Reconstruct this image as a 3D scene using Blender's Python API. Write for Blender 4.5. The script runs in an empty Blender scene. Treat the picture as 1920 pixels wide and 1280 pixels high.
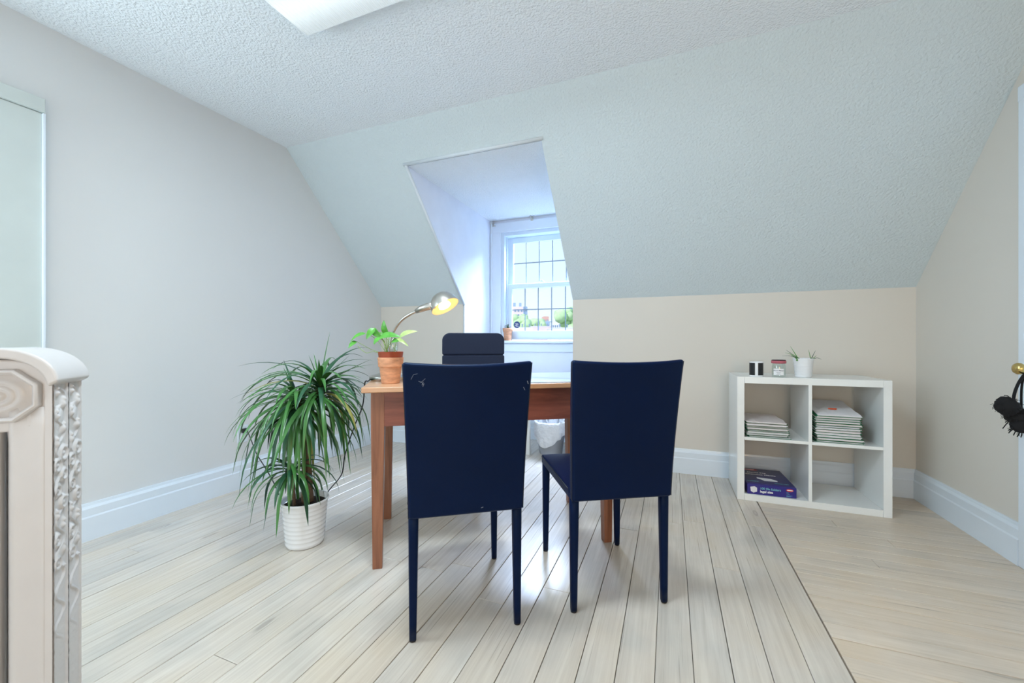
import bpy, bmesh, math, random
from math import sin, cos, pi, radians as R
from mathutils import Vector as V, Matrix, noise
random.seed(7)
sc = bpy.context.scene
COL = sc.collection

# ------------------------------------------------------------------ camera
EYE, FPX, YAW = 0.99, 757.0, R(21.36)
cam = bpy.data.cameras.new('camera'); co = bpy.data.objects.new('camera', cam); COL.objects.link(co)
co.location = (0, 0, EYE); co.rotation_euler = (pi/2, 0, YAW)
cam.sensor_width = 36; cam.lens = 36*FPX/1920; cam.clip_start = .02; cam.clip_end = 3000
cam.dof.use_dof = True; cam.dof.focus_distance = 2.1; cam.dof.aperture_fstop = 4.0
sc.camera = co
CF = V((-sin(YAW), cos(YAW), 0)); CR = V((cos(YAW), sin(YAW), 0))
def P(u, v, d):
    'world point seen at pixel (u, v) at a distance d along the viewing axis'
    return V((0, 0, EYE)) + d*(CF + CR*(u-960)/FPX + V((0, 0, 1))*(640-v)/FPX)

# ------------------------------------------------------------------ light
w = bpy.data.worlds.new('world'); sc.world = w; w.use_nodes = True
nt = w.node_tree; bg = nt.nodes['Background']
tc = nt.nodes.new('ShaderNodeTexCoord'); sp = nt.nodes.new('ShaderNodeSeparateXYZ'); cr = nt.nodes.new('ShaderNodeValToRGB')
nt.links.new(tc.outputs['Generated'], sp.inputs[0]); nt.links.new(sp.outputs['Z'], cr.inputs[0]); nt.links.new(cr.outputs[0], bg.inputs[0])
cr.color_ramp.elements[0].position = 0.0; cr.color_ramp.elements[0].color = (.78, .91, 1.0, 1)
cr.color_ramp.elements[1].position = .6; cr.color_ramp.elements[1].color = (.42, .66, 1.0, 1)
bg.inputs[1].default_value = 1.2
def area(name, loc, target, sx, sy, power, color):
    l = bpy.data.lights.new(name, 'AREA'); l.shape = 'RECTANGLE'; l.size = sx; l.size_y = sy; l.energy = power; l.color = color
    o = bpy.data.objects.new(name, l); COL.objects.link(o); o.location = loc
    o.rotation_euler = (V(target)-V(loc)).to_track_quat('-Z', 'Y').to_euler(); return o
sun = bpy.data.lights.new('sun', 'SUN'); sun.energy = 3.6; sun.angle = R(1); sun.color = (1, .96, .9)
so = bpy.data.objects.new('sun', sun); COL.objects.link(so); so.rotation_euler = V((.35, .75, -.75)).to_track_quat('-Z', 'Y').to_euler()
area('dormer_fill', (-1.2, 4.75, 2.75), (-1.1, 3.2, 1.0), 1.1, .9, 500, (.60, .75, 1.0))  # added lamp outside, above the view, boosting daylight through the dormer window
area('left_window_light', (-2.6, .15, 1.5), (0, 1.6, 1.1), .9, 1.1, 30, (.70, .88, 1.0))
area('rear_fill', (-.9, -1.45, 1.1), (-.8, 1.5, 1.9), 3.2, 1.8, 24, (.82, .92, 1.0))  # added soft fill behind the camera; the rear wall has no window
area('fixture_light', (-.66, .94, 2.388), (-.66, .9405, 0), .6, .26, 36, (.76, .90, 1.0))
area('rear_warm_fill', (1.0, -1.4, 1.1), (-.1, 1.8, .1), .5, .9, 15, (1, .66, .36))  # warm lamp added behind the camera to tint the floor; no doorway there
sc.view_settings.view_transform = 'Standard'; sc.view_settings.look = 'None'
sc.view_settings.gamma = 1; sc.view_settings.use_curve_mapping = False
sc.view_settings.exposure = 0.12

# ------------------------------------------------------------------ helpers
def S(*c):
    'sRGB 0-255 to linear'
    return tuple((x/255/12.92 if x/255 <= .04045 else ((x/255+.055)/1.055)**2.4) for x in c)
MATS = {}
def mat(name, color, rough=.5, metal=0, coat=0, spec=.5, bump=None, var=None, emit=None, trans=0, alpha=1, sheen=0):
    m = bpy.data.materials.new(name); m.use_nodes = True; n = m.node_tree.nodes; L = m.node_tree.links
    b = n['Principled BSDF']; c = S(*color)
    b.inputs['Base Color'].default_value = (*c, 1); b.inputs['Roughness'].default_value = rough
    b.inputs['Metallic'].default_value = metal; b.inputs['Coat Weight'].default_value = coat
    b.inputs['Specular IOR Level'].default_value = spec; b.inputs['Transmission Weight'].default_value = trans
    b.inputs['Alpha'].default_value = alpha
    t = n.new('ShaderNodeTexCoord')
    def nz(scale, det=3, sc3=None):
        x = n.new('ShaderNodeTexNoise'); x.inputs['Scale'].default_value = scale; x.inputs['Detail'].default_value = det
        if sc3:
            mp = n.new('ShaderNodeMapping'); mp.inputs['Scale'].default_value = sc3
            L.new(t.outputs['Object'], mp.inputs[0]); L.new(mp.outputs[0], x.inputs[0])
        else: L.new(t.outputs['Object'], x.inputs[0])
        return x
    if var is None: var = (6, .04, None)
    sc_, amt, s3 = var
    x = nz(sc_, 4, s3); mx = n.new('ShaderNodeMixRGB'); mx.blend_type = 'MIX'
    mx.inputs[1].default_value = (*[max(0, v*(1-amt*1.6)) for v in c], 1); mx.inputs[2].default_value = (*[min(1, v*(1+amt*1.6)) for v in c], 1)
    L.new(x.outputs['Fac'], mx.inputs[0]); L.new(mx.outputs[0], b.inputs['Base Color'])
    if bump:
        x2 = nz(bump[0], bump[2] if len(bump) > 2 else 2); bp = n.new('ShaderNodeBump'); bp.inputs['Strength'].default_value = bump[1]
        bp.inputs['Distance'].default_value = bump[3] if len(bump) > 3 else .004
        L.new(x2.outputs['Fac'], bp.inputs['Height']); L.new(bp.outputs[0], b.inputs['Normal'])
    if emit: b.inputs['Emission Color'].default_value = (*S(*emit[0]), 1); b.inputs['Emission Strength'].default_value = emit[1]
    MATS[name] = m
    if spec < .3: b.inputs['Specular Tint'].default_value = (.5, .75, 1, 1)
    return m

class MB:
    def __init__(s): s.v = []; s.f = []
    def add(s, vs, fs, M=None):
        k = len(s.v)
        s.v += [tuple((M @ V(p)) if M else p) for p in vs]; s.f += [tuple(k+i for i in f) for f in fs]; return s
    def box(s, x0, x1, y0, y1, z0, z1, M=None):
        return s.add([(x, y, z) for z in (z0, z1) for y in (y0, y1) for x in (x0, x1)],
                     [(0, 2, 3, 1), (4, 5, 7, 6), (0, 1, 5, 4), (2, 6, 7, 3), (0, 4, 6, 2), (1, 3, 7, 5)], M)
    def prism(s, pts, lo, hi, axis='x', M=None):
        'polygon extruded along an axis; pts are in the other two axes, in order'
        def q(p, t): return (t, p[0], p[1]) if axis == 'x' else ((p[0], t, p[1]) if axis == 'y' else (p[0], p[1], t))
        n = len(pts); vs = [q(p, lo) for p in pts]+[q(p, hi) for p in pts]
        fs = [tuple(range(n))[::-1], tuple(range(n, 2*n))]+[(i, (i+1) % n, n+(i+1) % n, n+i) for i in range(n)]
        return s.add(vs, fs, M)
    def lathe(s, prof, n=32, M=None, closed=False, fn=None):
        vs = []; fs = []
        for r, z in prof:
            for i in range(n):
                a = 2*pi*i/n; rr = r*(fn(a, z) if fn else 1); vs.append((rr*cos(a), rr*sin(a), z))
        m = len(prof)
        for j in range(m-1):
            for i in range(n): fs.append((j*n+i, j*n+(i+1) % n, (j+1)*n+(i+1) % n, (j+1)*n+i))
        if closed: fs.append(tuple(range(n))[::-1]); fs.append(tuple((m-1)*n+i for i in range(n)))
        return s.add(vs, fs, M)
    def tube(s, pts, r, n=8, rs=None, flat=None):
        pts = [V(p) for p in pts]; vs = []; fs = []; up = V((0, 0, 1)); prev = None
        for i, p in enumerate(pts):
            d = (pts[min(i+1, len(pts)-1)]-pts[max(i-1, 0)]).normalized()
            if prev is None: a = d.cross(up) if abs(d.dot(up)) < .95 else d.cross(V((1, 0, 0)))
            else: a = prev-d*prev.dot(d)
            a.normalize(); prev = a; b = d.cross(a); rr = rs[i] if rs else r
            for k in range(n):
                t = 2*pi*k/n; vs.append(tuple(p+a*rr*cos(t)+b*rr*sin(t)*(flat or 1)))
        m = len(pts)
        for j in range(m-1):
            for k in range(n): fs.append((j*n+k, j*n+(k+1) % n, (j+1)*n+(k+1) % n, (j+1)*n+k))
        fs.append(tuple(range(n))[::-1]); fs.append(tuple((m-1)*n+k for k in range(n)))
        return s.add(vs, fs)
    def build(s, name, m, parent=None, bevel=0, seg=2, smooth=False, sub=0):
        me = bpy.data.meshes.new(name); me.from_pydata(s.v, [], s.f); me.update()
        bm = bmesh.new(); bm.from_mesh(me); bmesh.ops.recalc_face_normals(bm, faces=bm.faces[:])
        if smooth:
            for f in bm.faces: f.smooth = True
        bm.to_mesh(me); bm.free()
        if m is not None: me.materials.append(m)
        o = bpy.data.objects.new(name, me); COL.objects.link(o)
        if parent is not None: o.parent = parent
        if bevel:
            b = o.modifiers.new('bevel', 'BEVEL'); b.width = bevel; b.segments = seg; b.limit_method = 'ANGLE'; b.angle_limit = R(35)
            if not smooth:
                for f in me.polygons: f.use_smooth = True
                b.harden_normals = True
        if sub: q = o.modifiers.new('sub', 'SUBSURF'); q.levels = sub; q.render_levels = sub
        return o
def smooth_pts(pts, k=6):
    pts = [V(p) for p in pts]; out = []
    for i in range(len(pts)-1):
        p0 = pts[max(i-1, 0)]; p1 = pts[i]; p2 = pts[i+1]; p3 = pts[min(i+2, len(pts)-1)]
        for j in range(k):
            t = j/k; out.append(.5*((2*p1)+(p2-p0)*t+(2*p0-5*p1+4*p2-p3)*t*t+(3*p1-p0-3*p2+p3)*t**3))
    return out+[pts[-1]]
def tag(o, label, cat, group=None, kind=None):
    o['label'] = label; o['category'] = cat
    if group: o['group'] = group
    if kind: o['kind'] = kind
    return o
def empty(name, loc, rz=0):
    o = bpy.data.objects.new(name, None); COL.objects.link(o); o.location = loc; o.rotation_euler = (0, 0, rz); o.empty_display_size = .1; return o
def thing(name, loc, label, cat, rz=0, group=None): return tag(empty(name, loc, rz), label, cat, group)
def struct(o, label=None, cat=None):
    o['kind'] = 'structure'
    if label: o['label'] = label
    if cat: o['category'] = cat
    return o
def text(name, s, size, m, parent, loc, rot, bold=0, align='LEFT', shear=0):
    c = bpy.data.curves.new(name, 'FONT'); c.body = s; c.size = size; c.extrude = .0003; c.offset = bold; c.align_x = align; c.resolution_u = 3
    c.materials.append(m); c.shear = shear; tmp = bpy.data.objects.new(name, c); COL.objects.link(tmp)
    bpy.context.view_layer.update(); me = bpy.data.meshes.new_from_object(tmp.evaluated_get(bpy.context.evaluated_depsgraph_get()))
    bpy.data.objects.remove(tmp); bpy.data.curves.remove(c)
    o = bpy.data.objects.new(name, me); COL.objects.link(o); o.parent = parent; o.location = loc; o.rotation_euler = rot; return o

# ------------------------------------------------------------------ materials
M_wall = mat('wall_paint_cool', (220, 222, 222), .75, bump=(25, .06, 3, .002), var=(2, .015, None))
M_beige = mat('wall_paint_beige', (220, 214, 204), .75, bump=(25, .06, 3, .002), var=(2, .015, None))
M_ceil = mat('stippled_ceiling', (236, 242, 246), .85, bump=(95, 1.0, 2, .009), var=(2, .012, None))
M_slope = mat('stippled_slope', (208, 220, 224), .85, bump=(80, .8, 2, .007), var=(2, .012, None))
M_dorm = mat('dormer_paint', (230, 236, 246), .7, bump=(30, .05, 3, .002))
M_white = mat('white_gloss_trim', (226, 236, 245), .28, coat=.3, bump=(14, .08, 2, .002), var=(5, .02, None))
M_trimgrey = mat('bead_trim', (214, 222, 228), .35)
M_gap = mat('subfloor_dark', (44, 38, 32), .9)
M_lam = mat('white_laminate', (236, 238, 236), .25, coat=.2, var=(3, .01, None))
M_black = mat('black_plastic', (18, 19, 22), .4)
M_leather = mat('navy_black_leather', (0, 14, 50), .42, coat=0, spec=.2, bump=(420, .25, 3, .0008), var=(9, .12, None))
M_piping = mat('dark_piping', (10, 18, 32), .5)
M_fabric = mat('dark_navy_fabric', (22, 34, 60), .8, bump=(900, .4, 2, .0008), var=(200, .12, None))
M_scuff = mat('pale_scuff', (128, 136, 150), .7)
M_nickel = mat('brushed_nickel', (200, 196, 188), .28, metal=1, var=(60, .06, (1, 1, 14)))
M_brass = mat('brass', (208, 182, 116), .25, metal=1)
M_lining_glow = mat('shade_lining_glow', (250, 220, 176), .4, emit=((255, 206, 140), .22))  # warm emission puts the bulb's glow into the shade lining
M_bulb = mat('lit_bulb', (255, 240, 200), .3, emit=((255, 226, 160), 3))
M_terra = mat('terracotta', (214, 152, 116), .85, bump=(60, .2), var=(22, .38, (1, 1, 3)))
M_terra2 = mat('brown_plastic_pot', (158, 72, 44), .5)
M_soil = mat('soil', (42, 30, 24), .95, bump=(120, 1, 3, .01), var=(80, .4, None))
M_leaf = mat('dracaena_leaf', (66, 118, 58), .33, var=(7, .35, None))
M_leafd = mat('dracaena_leaf_dark', (40, 86, 58), .35, var=(7, .3, None))
M_leafy = mat('dracaena_leaf_yellowing', (150, 150, 80), .45, var=(9, .4, None))
M_pothos = mat('pothos_leaf', (84, 156, 58), .35, var=(40, .35, None))
M_pothosv = mat('pothos_leaf_variegated', (176, 200, 124), .35, var=(60, .3, None))
M_stem = mat('green_stem', (140, 170, 90), .5)
M_bark = mat('cane_bark', (112, 92, 74), .85, bump=(60, .7, 3, .006), var=(30, .25, (1, 1, 5)))
M_ceramic = mat('white_ceramic', (236, 238, 240), .2, coat=.3)
M_paper = mat('paper', (232, 230, 232), .8, var=(12, .05, None))
M_paper2 = mat('ivory_paper', (224, 214, 212), .8, var=(12, .06, None))
M_green = mat('green_folder', (24, 110, 72), .55)
M_orange = mat('orange_print', (240, 96, 50), .6)
M_boxblue = mat('indigo_carton', (44, 38, 128), .35, var=(8, .08, None))
M_boxdark = mat('navy_carton_top', (36, 40, 96), .35, var=(8, .1, None))
M_printw = mat('white_print', (240, 240, 240), .6)
M_teal = mat('teal_print', (120, 190, 200), .6)
M_red = mat('red_print', (216, 60, 44), .5)
M_pink = mat('red_gingham', (206, 92, 104), .5, var=(900, .8, None))
M_liner = mat('white_bag_liner', (240, 242, 246), .35, bump=(28, .9, 4, .02))
M_bin = mat('clear_grey_bin', (214, 218, 226), .25, alpha=.45)
M_mat = mat('glossy_desk_mat', (196, 208, 222), .18, coat=.6)
M_fuzz = mat('black_yarn', (10, 10, 14), .9)
M_rad = mat('radiator_paint', (206, 202, 200), .34, coat=.2, bump=(30, .12, 3, .003))
M_blind = mat('roller_blind', (200, 208, 205), .7, bump=(300, .1, 2, .001))
M_muntin = mat('grey_grille', (120, 138, 152), .5)
M_vinyl = mat('window_vinyl', (214, 228, 240), .35)
M_sticker = mat('navy_sticker', (38, 60, 110), .5)

def wood(name, c1, c2, rough=.42, random_shift=False, scale=(1.2, 26, 26), knots=False, blotch=0, coat=0, spread=.0):
    m = bpy.data.materials.new(name); m.use_nodes = True; n = m.node_tree.nodes; L = m.node_tree.links; b = n['Principled BSDF']
    t = n.new('ShaderNodeTexCoord'); mp = n.new('ShaderNodeMapping'); mp.inputs['Scale'].default_value = scale
    src = t.outputs['Object']
    oi = n.new('ShaderNodeObjectInfo')
    if random_shift:
        mu = n.new('ShaderNodeMath'); mu.operation = 'MULTIPLY'; mu.inputs[1].default_value = 57; L.new(oi.outputs['Random'], mu.inputs[0])
        va = n.new('ShaderNodeVectorMath'); va.operation = 'ADD'; L.new(src, va.inputs[0]); L.new(mu.outputs[0], va.inputs[1]); src = va.outputs[0]
    L.new(src, mp.inputs[0])
    a = n.new('ShaderNodeTexNoise'); a.inputs['Scale'].default_value = 1.6; a.inputs['Detail'].default_value = 7; a.inputs['Roughness'].default_value = .62
    a.inputs['Distortion'].default_value = .6; L.new(mp.outputs[0], a.inputs[0])
    rp = n.new('ShaderNodeValToRGB'); rp.color_ramp.elements[0].position = .3; rp.color_ramp.elements[1].position = .72
    rp.color_ramp.elements[0].color = (*S(*c1), 1); rp.color_ramp.elements[1].color = (*S(*c2), 1); L.new(a.outputs['Fac'], rp.inputs[0])
    out = rp.outputs[0]
    if spread:
        hs = n.new('ShaderNodeHueSaturation'); mr = n.new('ShaderNodeMapRange'); mr.inputs['To Min'].default_value = 1-spread; mr.inputs['To Max'].default_value = 1+spread*.5
        L.new(oi.outputs['Random'], mr.inputs[0]); L.new(mr.outputs[0], hs.inputs['Value']); L.new(out, hs.inputs['Color']); out = hs.outputs[0]
    if blotch:
        bn = n.new('ShaderNodeTexNoise'); bn.inputs['Scale'].default_value = 3.2; bn.inputs['Detail'].default_value = 3
        L.new(src, bn.inputs[0]); br = n.new('ShaderNodeValToRGB'); e_ = br.color_ramp.elements
        e_[0].position = .32; e_[0].color = (.84, .87, .90, 1); e_[1].position = .7; e_[1].color = (1, .95, .87, 1); x = e_.new(.5); x.color = (1, 1, 1, 1)
        L.new(bn.outputs['Fac'], br.inputs[0]); mb_ = n.new('ShaderNodeMixRGB'); mb_.blend_type = 'MULTIPLY'; mb_.inputs[0].default_value = blotch
        L.new(out, mb_.inputs[1]); L.new(br.outputs[0], mb_.inputs[2]); out = mb_.outputs[0]
    if knots:
        vo = n.new('ShaderNodeTexVoronoi'); vo.inputs['Scale'].default_value = 1; vo.inputs['Randomness'].default_value = 1
        mk = n.new('ShaderNodeMapping'); mk.inputs['Scale'].default_value = (1.3, 5, 5); L.new(src, mk.inputs[0]); L.new(mk.outputs[0], vo.inputs[0])
        kr = n.new('ShaderNodeValToRGB'); e = kr.color_ramp.elements; e[0].position = .0; e[0].color = (.75, .75, .75, 1)
        e[1].position = .075; e[1].color = (1, 1, 1, 1)
        x = e.new(.05); x.color = (.5, .5, .52, 1); x = e.new(.03); x.color = (.85, .85, .85, 1)
        L.new(vo.outputs['Distance'], kr.inputs[0]); mm = n.new('ShaderNodeMixRGB'); mm.blend_type = 'MULTIPLY'; mm.inputs[0].default_value = .55
        L.new(out, mm.inputs[1]); L.new(kr.outputs[0], mm.inputs[2]); out = mm.outputs[0]
        # thin dark cracks along the grain
        cn = n.new('ShaderNodeTexNoise'); cn.inputs['Scale'].default_value = 1; cn.inputs['Detail'].default_value = 2
        mc = n.new('ShaderNodeMapping'); mc.inputs['Scale'].default_value = (2.2, 150, 150); L.new(src, mc.inputs[0]); L.new(mc.outputs[0], cn.inputs[0])
        cc = n.new('ShaderNodeValToRGB'); cc.color_ramp.elements[0].position = .27; cc.color_ramp.elements[0].color = (.45, .43, .42, 1)
        cc.color_ramp.elements[1].position = .33; cc.color_ramp.elements[1].color = (1, 1, 1, 1); L.new(cn.outputs['Fac'], cc.inputs[0])
        mm2 = n.new('ShaderNodeMixRGB'); mm2.blend_type = 'MULTIPLY'; mm2.inputs[0].default_value = .6
        L.new(out, mm2.inputs[1]); L.new(cc.outputs[0], mm2.inputs[2]); out = mm2.outputs[0]
    L.new(out, b.inputs['Base Color']); b.inputs['Roughness'].default_value = rough; b.inputs['Coat Weight'].default_value = coat
    b.inputs['Coat Roughness'].default_value = .2
    bp = n.new('ShaderNodeBump'); bp.inputs['Strength'].default_value = .25; bp.inputs['Distance'].default_value = .001
    L.new(a.outputs['Fac'], bp.inputs['Height']); L.new(bp.outputs[0], b.inputs['Normal'])
    return m
M_plank = wood('whitewashed_pine', (194, 183, 170), (214, 205, 192), .26, True, knots=True, coat=.4, spread=.05, scale=(1.6, 40, 40), blotch=.8)
M_plank2 = wood('bare_pine', (204, 188, 168), (220, 206, 189), .36, True, knots=True, coat=.1, spread=.05, scale=(1.6, 34, 34), blotch=.8)
M_top = wood('table_top_wood', (186, 134, 96), (222, 176, 138), .3, scale=(1.5, 18, 18), coat=.3)
M_leg = wood('table_wood', (118, 72, 50), (164, 108, 78), .4, scale=(24, 24, 1.6), coat=.15)
M_apron = wood('table_apron_wood', (108, 56, 46), (148, 84, 66), .4, scale=(1.8, 22, 22), coat=.15)

def glass_mat(name, tint=(1, 1, 1), refl=.06):
    m = bpy.data.materials.new(name); m.use_nodes = True; n = m.node_tree.nodes; L = m.node_tree.links; n.clear()
    o = n.new('ShaderNodeOutputMaterial'); mx = n.new('ShaderNodeMixShader'); a = n.new('ShaderNodeBsdfTransparent'); g = n.new('ShaderNodeBsdfGlossy')
    a.inputs[0].default_value = (*tint, 1); g.inputs['Roughness'].default_value = .03; mx.inputs[0].default_value = refl
    L.new(a.outputs[0], mx.inputs[1]); L.new(g.outputs[0], mx.inputs[2]); L.new(mx.outputs[0], o.inputs[0]); return m
M_glass = glass_mat('window_glass', (.97, .98, 1), .003)
M_jar = glass_mat('jar_glass', (.86, .92, .9), .16)

# ------------------------------------------------------------------ room shell
XL, XR, YB, ZC, YS, ZK, YR = -2.71, 1.45, 3.31, 2.46, 2.23, 1.335, -1.6
DX0, DX1, DY, DZ, DT = -1.765, -.752, 3.90, 2.255, 2.427   # dormer: cheeks, back wall, ceiling height, front edge of its ceiling
def slope_z(y): return ZC-(y-YS)*(ZC-ZK)/(YB-YS)
def dxr(y): return DX1+(y-YB)*.16 if y > YB else DX1
fl = struct(MB().box(XL-.1, XR+.1, YR-.1, DY+.15, -.06, -.0125).build('floor', M_gap), 'whitewashed timber floor of long narrow boards', 'floor')
def plank(x0, x1, y0, y1, along, m):
    w_, l_ = (x1-x0, y1-y0) if along == 'y' else (y1-y0, x1-x0)
    h = .0125; b = .0012; a, c = l_/2, w_/2
    mb = MB()
    vs = [(-a, -c, -h), (a, -c, -h), (a, c, -h), (-a, c, -h), (-a, -c, -b), (a, -c, -b), (a, c, -b), (-a, c, -b), (-a+b, -c+b, 0), (a-b, -c+b, 0), (a-b, c-b, 0), (-a+b, c-b, 0)]
    fs = [(3, 2, 1, 0), (0, 1, 5, 4), (1, 2, 6, 5), (2, 3, 7, 6), (3, 0, 4, 7), (4, 5, 9, 8), (5, 6, 10, 9), (6, 7, 11, 10), (7, 4, 8, 11), (8, 9, 10, 11)]
    o = mb.add(vs, fs).build('plank', m, fl); o.location = ((x0+x1)/2, (y0+y1)/2, random.uniform(-.0006, .0004))
    o.rotation_euler = (0, 0, pi/2 if along == 'y' else 0)
SEAM = .502; k = 0; x = SEAM-.0015
while x > XL+.01:
    wd = .1085; x0 = max(x-wd, XL); g = (.0032 if k % 2 == 0 else .0014)*random.uniform(.6, 1.3)
    yend = DY if (x0 > DX0-.05 and x < DX1+.05) else YB
    y = yend; first = True
    while y > YR:
        ln = random.uniform(1.1, 2.9) if not first else random.uniform(.5, 2.6); first = False
        y0 = max(y-ln, YR)
        if y0-YR < .35: y0 = YR
        plank(x0+g/2, x-g/2, y0+.0008, y-.0008, 'y', M_plank); y = y0
    x = x0; k += 1
y = YB; k = 0
while y > YR+.01:
    y0 = max(y-.083, YR); g = random.choice([.0015, .0026, .0017])
    cut = random.uniform(.75, 1.3) if random.random() < .25 else None
    xs = [SEAM+.0025, cut, XR] if cut else [SEAM+.0025, XR]
    for a, b in zip(xs, xs[1:]): plank(a+.0006, b-.0006, y0+g/2, y-g/2, 'x', M_plank2)
    y = y0; k += 1

struct(MB().box(XL-.1, XL, YR, YB+.2, 0, ZC+.1).build('wall_left', M_wall), 'smooth pale left wall', 'wall')
struct(MB().box(XR, XR+.1, YR, YB+.2, 0, ZC+.1).build('wall_right', M_beige), 'pale beige right wall', 'wall')
struct(MB().box(XL-.1, XR+.1, YR-.1, YR, 0, ZC+.1).build('wall_rear', M_wall), 'wall behind the viewer', 'wall')
kb = MB(); kb.box(XL, DX0, YB, YB+.1, 0, ZK); kb.box(DX1, XR, YB, YB+.1, 0, ZK)
struct(kb.build('wall_back', M_beige), 'low beige knee wall under the slope', 'wall')
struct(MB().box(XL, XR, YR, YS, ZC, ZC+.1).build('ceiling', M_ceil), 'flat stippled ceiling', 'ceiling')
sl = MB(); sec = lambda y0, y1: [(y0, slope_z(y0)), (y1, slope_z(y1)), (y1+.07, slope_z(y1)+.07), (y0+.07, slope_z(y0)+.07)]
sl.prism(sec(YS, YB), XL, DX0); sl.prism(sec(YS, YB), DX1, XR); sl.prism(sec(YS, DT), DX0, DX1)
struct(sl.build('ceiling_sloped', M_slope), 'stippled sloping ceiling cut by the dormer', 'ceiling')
chk = [(DT+.004, DZ), (YB+.004, ZK), (YB+.004, 0), (DY+.15, 0), (DY+.15, DZ+.1), (DT+.004, DZ+.1)]
def cheek(fin, fout, name):
    n = len(chk); vs = [(fin(p[0]), *p) for p in chk]+[(fout(p[0]), *p) for p in chk]
    return struct(MB().add(vs, [tuple(range(n)), tuple(range(n, 2*n))[::-1]]+[(i, (i+1) % n, n+(i+1) % n, n+i) for i in range(n)]).build(name, M_dorm))
cheek(lambda y: DX0+.001, lambda y: DX0-.08, 'wall_dormer_left'); cheek(lambda y: dxr(y)-.001, lambda y: dxr(y)+.08, 'wall_dormer_right')
struct(MB().box(DX0, DX1+.12, DT+.015, DY+.1, DZ, DZ+.08).build('ceiling_dormer', M_ceil), 'stippled dormer ceiling', 'ceiling')
WX0, WX1, WZ0, WZ1 = -1.645, -.745, 1.0, 2.125
wb = MB(); wb.box(DX0, WX0, DY, DY+.16, 0, DZ); wb.box(WX1, DX1+.12, DY, DY+.16, 0, DZ); wb.box(WX0, WX1, DY, DY+.16, 0, WZ0); wb.box(WX0, WX1, DY, DY+.16, WZ1, DZ)
struct(wb.build('wall_dormer_back', M_dorm), 'dormer wall below and around the window', 'wall')
# edge beads around the dormer opening
def trimtube(name, pts, r, m, lab): return struct(MB().tube(pts, r, 8).build(name, m, smooth=True), lab, 'trim')
e = .006
trimtube('trim_1', [(DX0, DT-e, DZ), (DX0, YB-e, ZK-.01)], .011, M_trimgrey, 'bead along the left slanting edge of the dormer opening')
trimtube('trim_2', [(DX0, YB-e, ZK), (DX0, YB-e, 0)], .009, M_trimgrey, 'upright bead at the left edge of the dormer opening')
trimtube('trim_3', [(DX0-.02, DT-e, DZ+.006), (DX1+.01, DT-e, DZ+.006)], .012, M_trimgrey, 'bead along the top edge of the dormer opening')
# baseboards
def prof(d, h=.183): return [(0, 0), (d, 0), (d, h*.62), (d*.82, h*.66), (d*.82, h*.86), (d*.5, h*.93), (d*.38, h), (0, h)]
def base(name, a, b, nx, ny, lab):
    'baseboard from a to b with its face toward (nx, ny)'
    p = prof(.022); n = len(p); vs = [(q[0]+nx*t, q[1]+ny*t, z) for q in (a, b) for t, z in p]
    struct(MB().add(vs, [tuple(range(n)), tuple(range(n, 2*n))[::-1]]+[(i, (i+1) % n, n+(i+1) % n, n+i) for i in range(n)]).build(name, M_white), lab, 'baseboard')
base('baseboard_left', (XL, YR), (XL, YB), 1, 0, 'tall white baseboard along the left wall')
base('baseboard_back', (DX1, YB), (XR, YB), 0, -1, 'tall white baseboard of the back wall right of the dormer')
base('baseboard_back_left', (XL, YB), (DX0, YB), 0, -1, 'tall white baseboard in the far left corner')
base('baseboard_right', (XR, YB), (XR, 2.47), -1, 0, 'tall white baseboard along the right wall')
base('baseboard_dormer', (DX0, DY), (dxr(DY), DY), 0, -1, 'white baseboard inside the dormer')
base('baseboard_dormer_left', (DX0, YB+.03), (DX0, DY), 1, 0, 'white baseboard on the dormer side')

# window
wn = struct(empty('window_1', (0, DY, WZ0)), 'double hung dormer window with grey grille', 'window')
def part(mb, name, m, par, **k):
    'mesh given in world coordinates, parented to an unrotated empty'
    l = par.location; mb.v = [(a-l.x, b-l.y, c-l.z) for a, b, c in mb.v]; return mb.build(name, m, par, **k)
cs = MB(); cs.box(DX0+.02, WX0, DY-.022, DY, 0.98, WZ1+.1); cs.box(WX1, WX1+.08, DY-.022, DY, .98, WZ1+.1); cs.box(DX0+.02, WX1+.08, DY-.024, DY, WZ1, WZ1+.1)
part(cs, 'casing', M_white, wn, bevel=.004)
part(MB().box(DX0+.004, DX0+.028, DY-.03, DY, .18, DZ), 'corner_moulding', M_white, wn, bevel=.006)
fr = MB(); fr.box(WX0, WX0+.036, DY-.005, DY+.16, WZ0, WZ1); fr.box(WX1-.036, WX1, DY-.005, DY+.16, WZ0, WZ1); fr.box(WX0, WX1, DY, DY+.16, WZ1-.036, WZ1)
fr.box(WX0+.036, WX0+.048, DY+.05, DY+.062, WZ0, WZ1-.036); fr.box(WX0+.036, WX0+.044, DY+.1, DY+.108, WZ0, WZ1-.036)
part(fr, 'window_frame', M_vinyl, wn, bevel=.002)
def sash(y, z0, z1, gz0, gz1, nm):
    x0, x1, gx0, gx1 = WX0+.037, WX1-.037, -1.5526, -.835
    s_ = MB(); s_.box(x0, gx0, y, y+.03, z0, z1); s_.box(gx1, x1, y, y+.03, z0, z1); s_.box(gx0, gx1, y, y+.03, z0, gz0); s_.box(gx0, gx1, y, y+.03, gz1, z1)
    o = part(s_, 'sash', M_vinyl, wn, bevel=.003)
    for i in range(1, 5):
        xx = gx0+(gx1-gx0)*i/5; part(MB().box(xx-.004, xx+.004, y+.011, y+.019, gz0, gz1), 'grille_bar', M_muntin, wn)
    zz = (gz0+gz1)/2; part(MB().box(gx0, gx1, y+.0105, y+.0195, zz-.0045, zz+.0045), 'grille_bar', M_muntin, wn)
    part(MB().box(gx0-.005, gx1+.005, y+.021, y+.025, gz0-.005, gz1+.005), 'pane', M_glass, wn)
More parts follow.
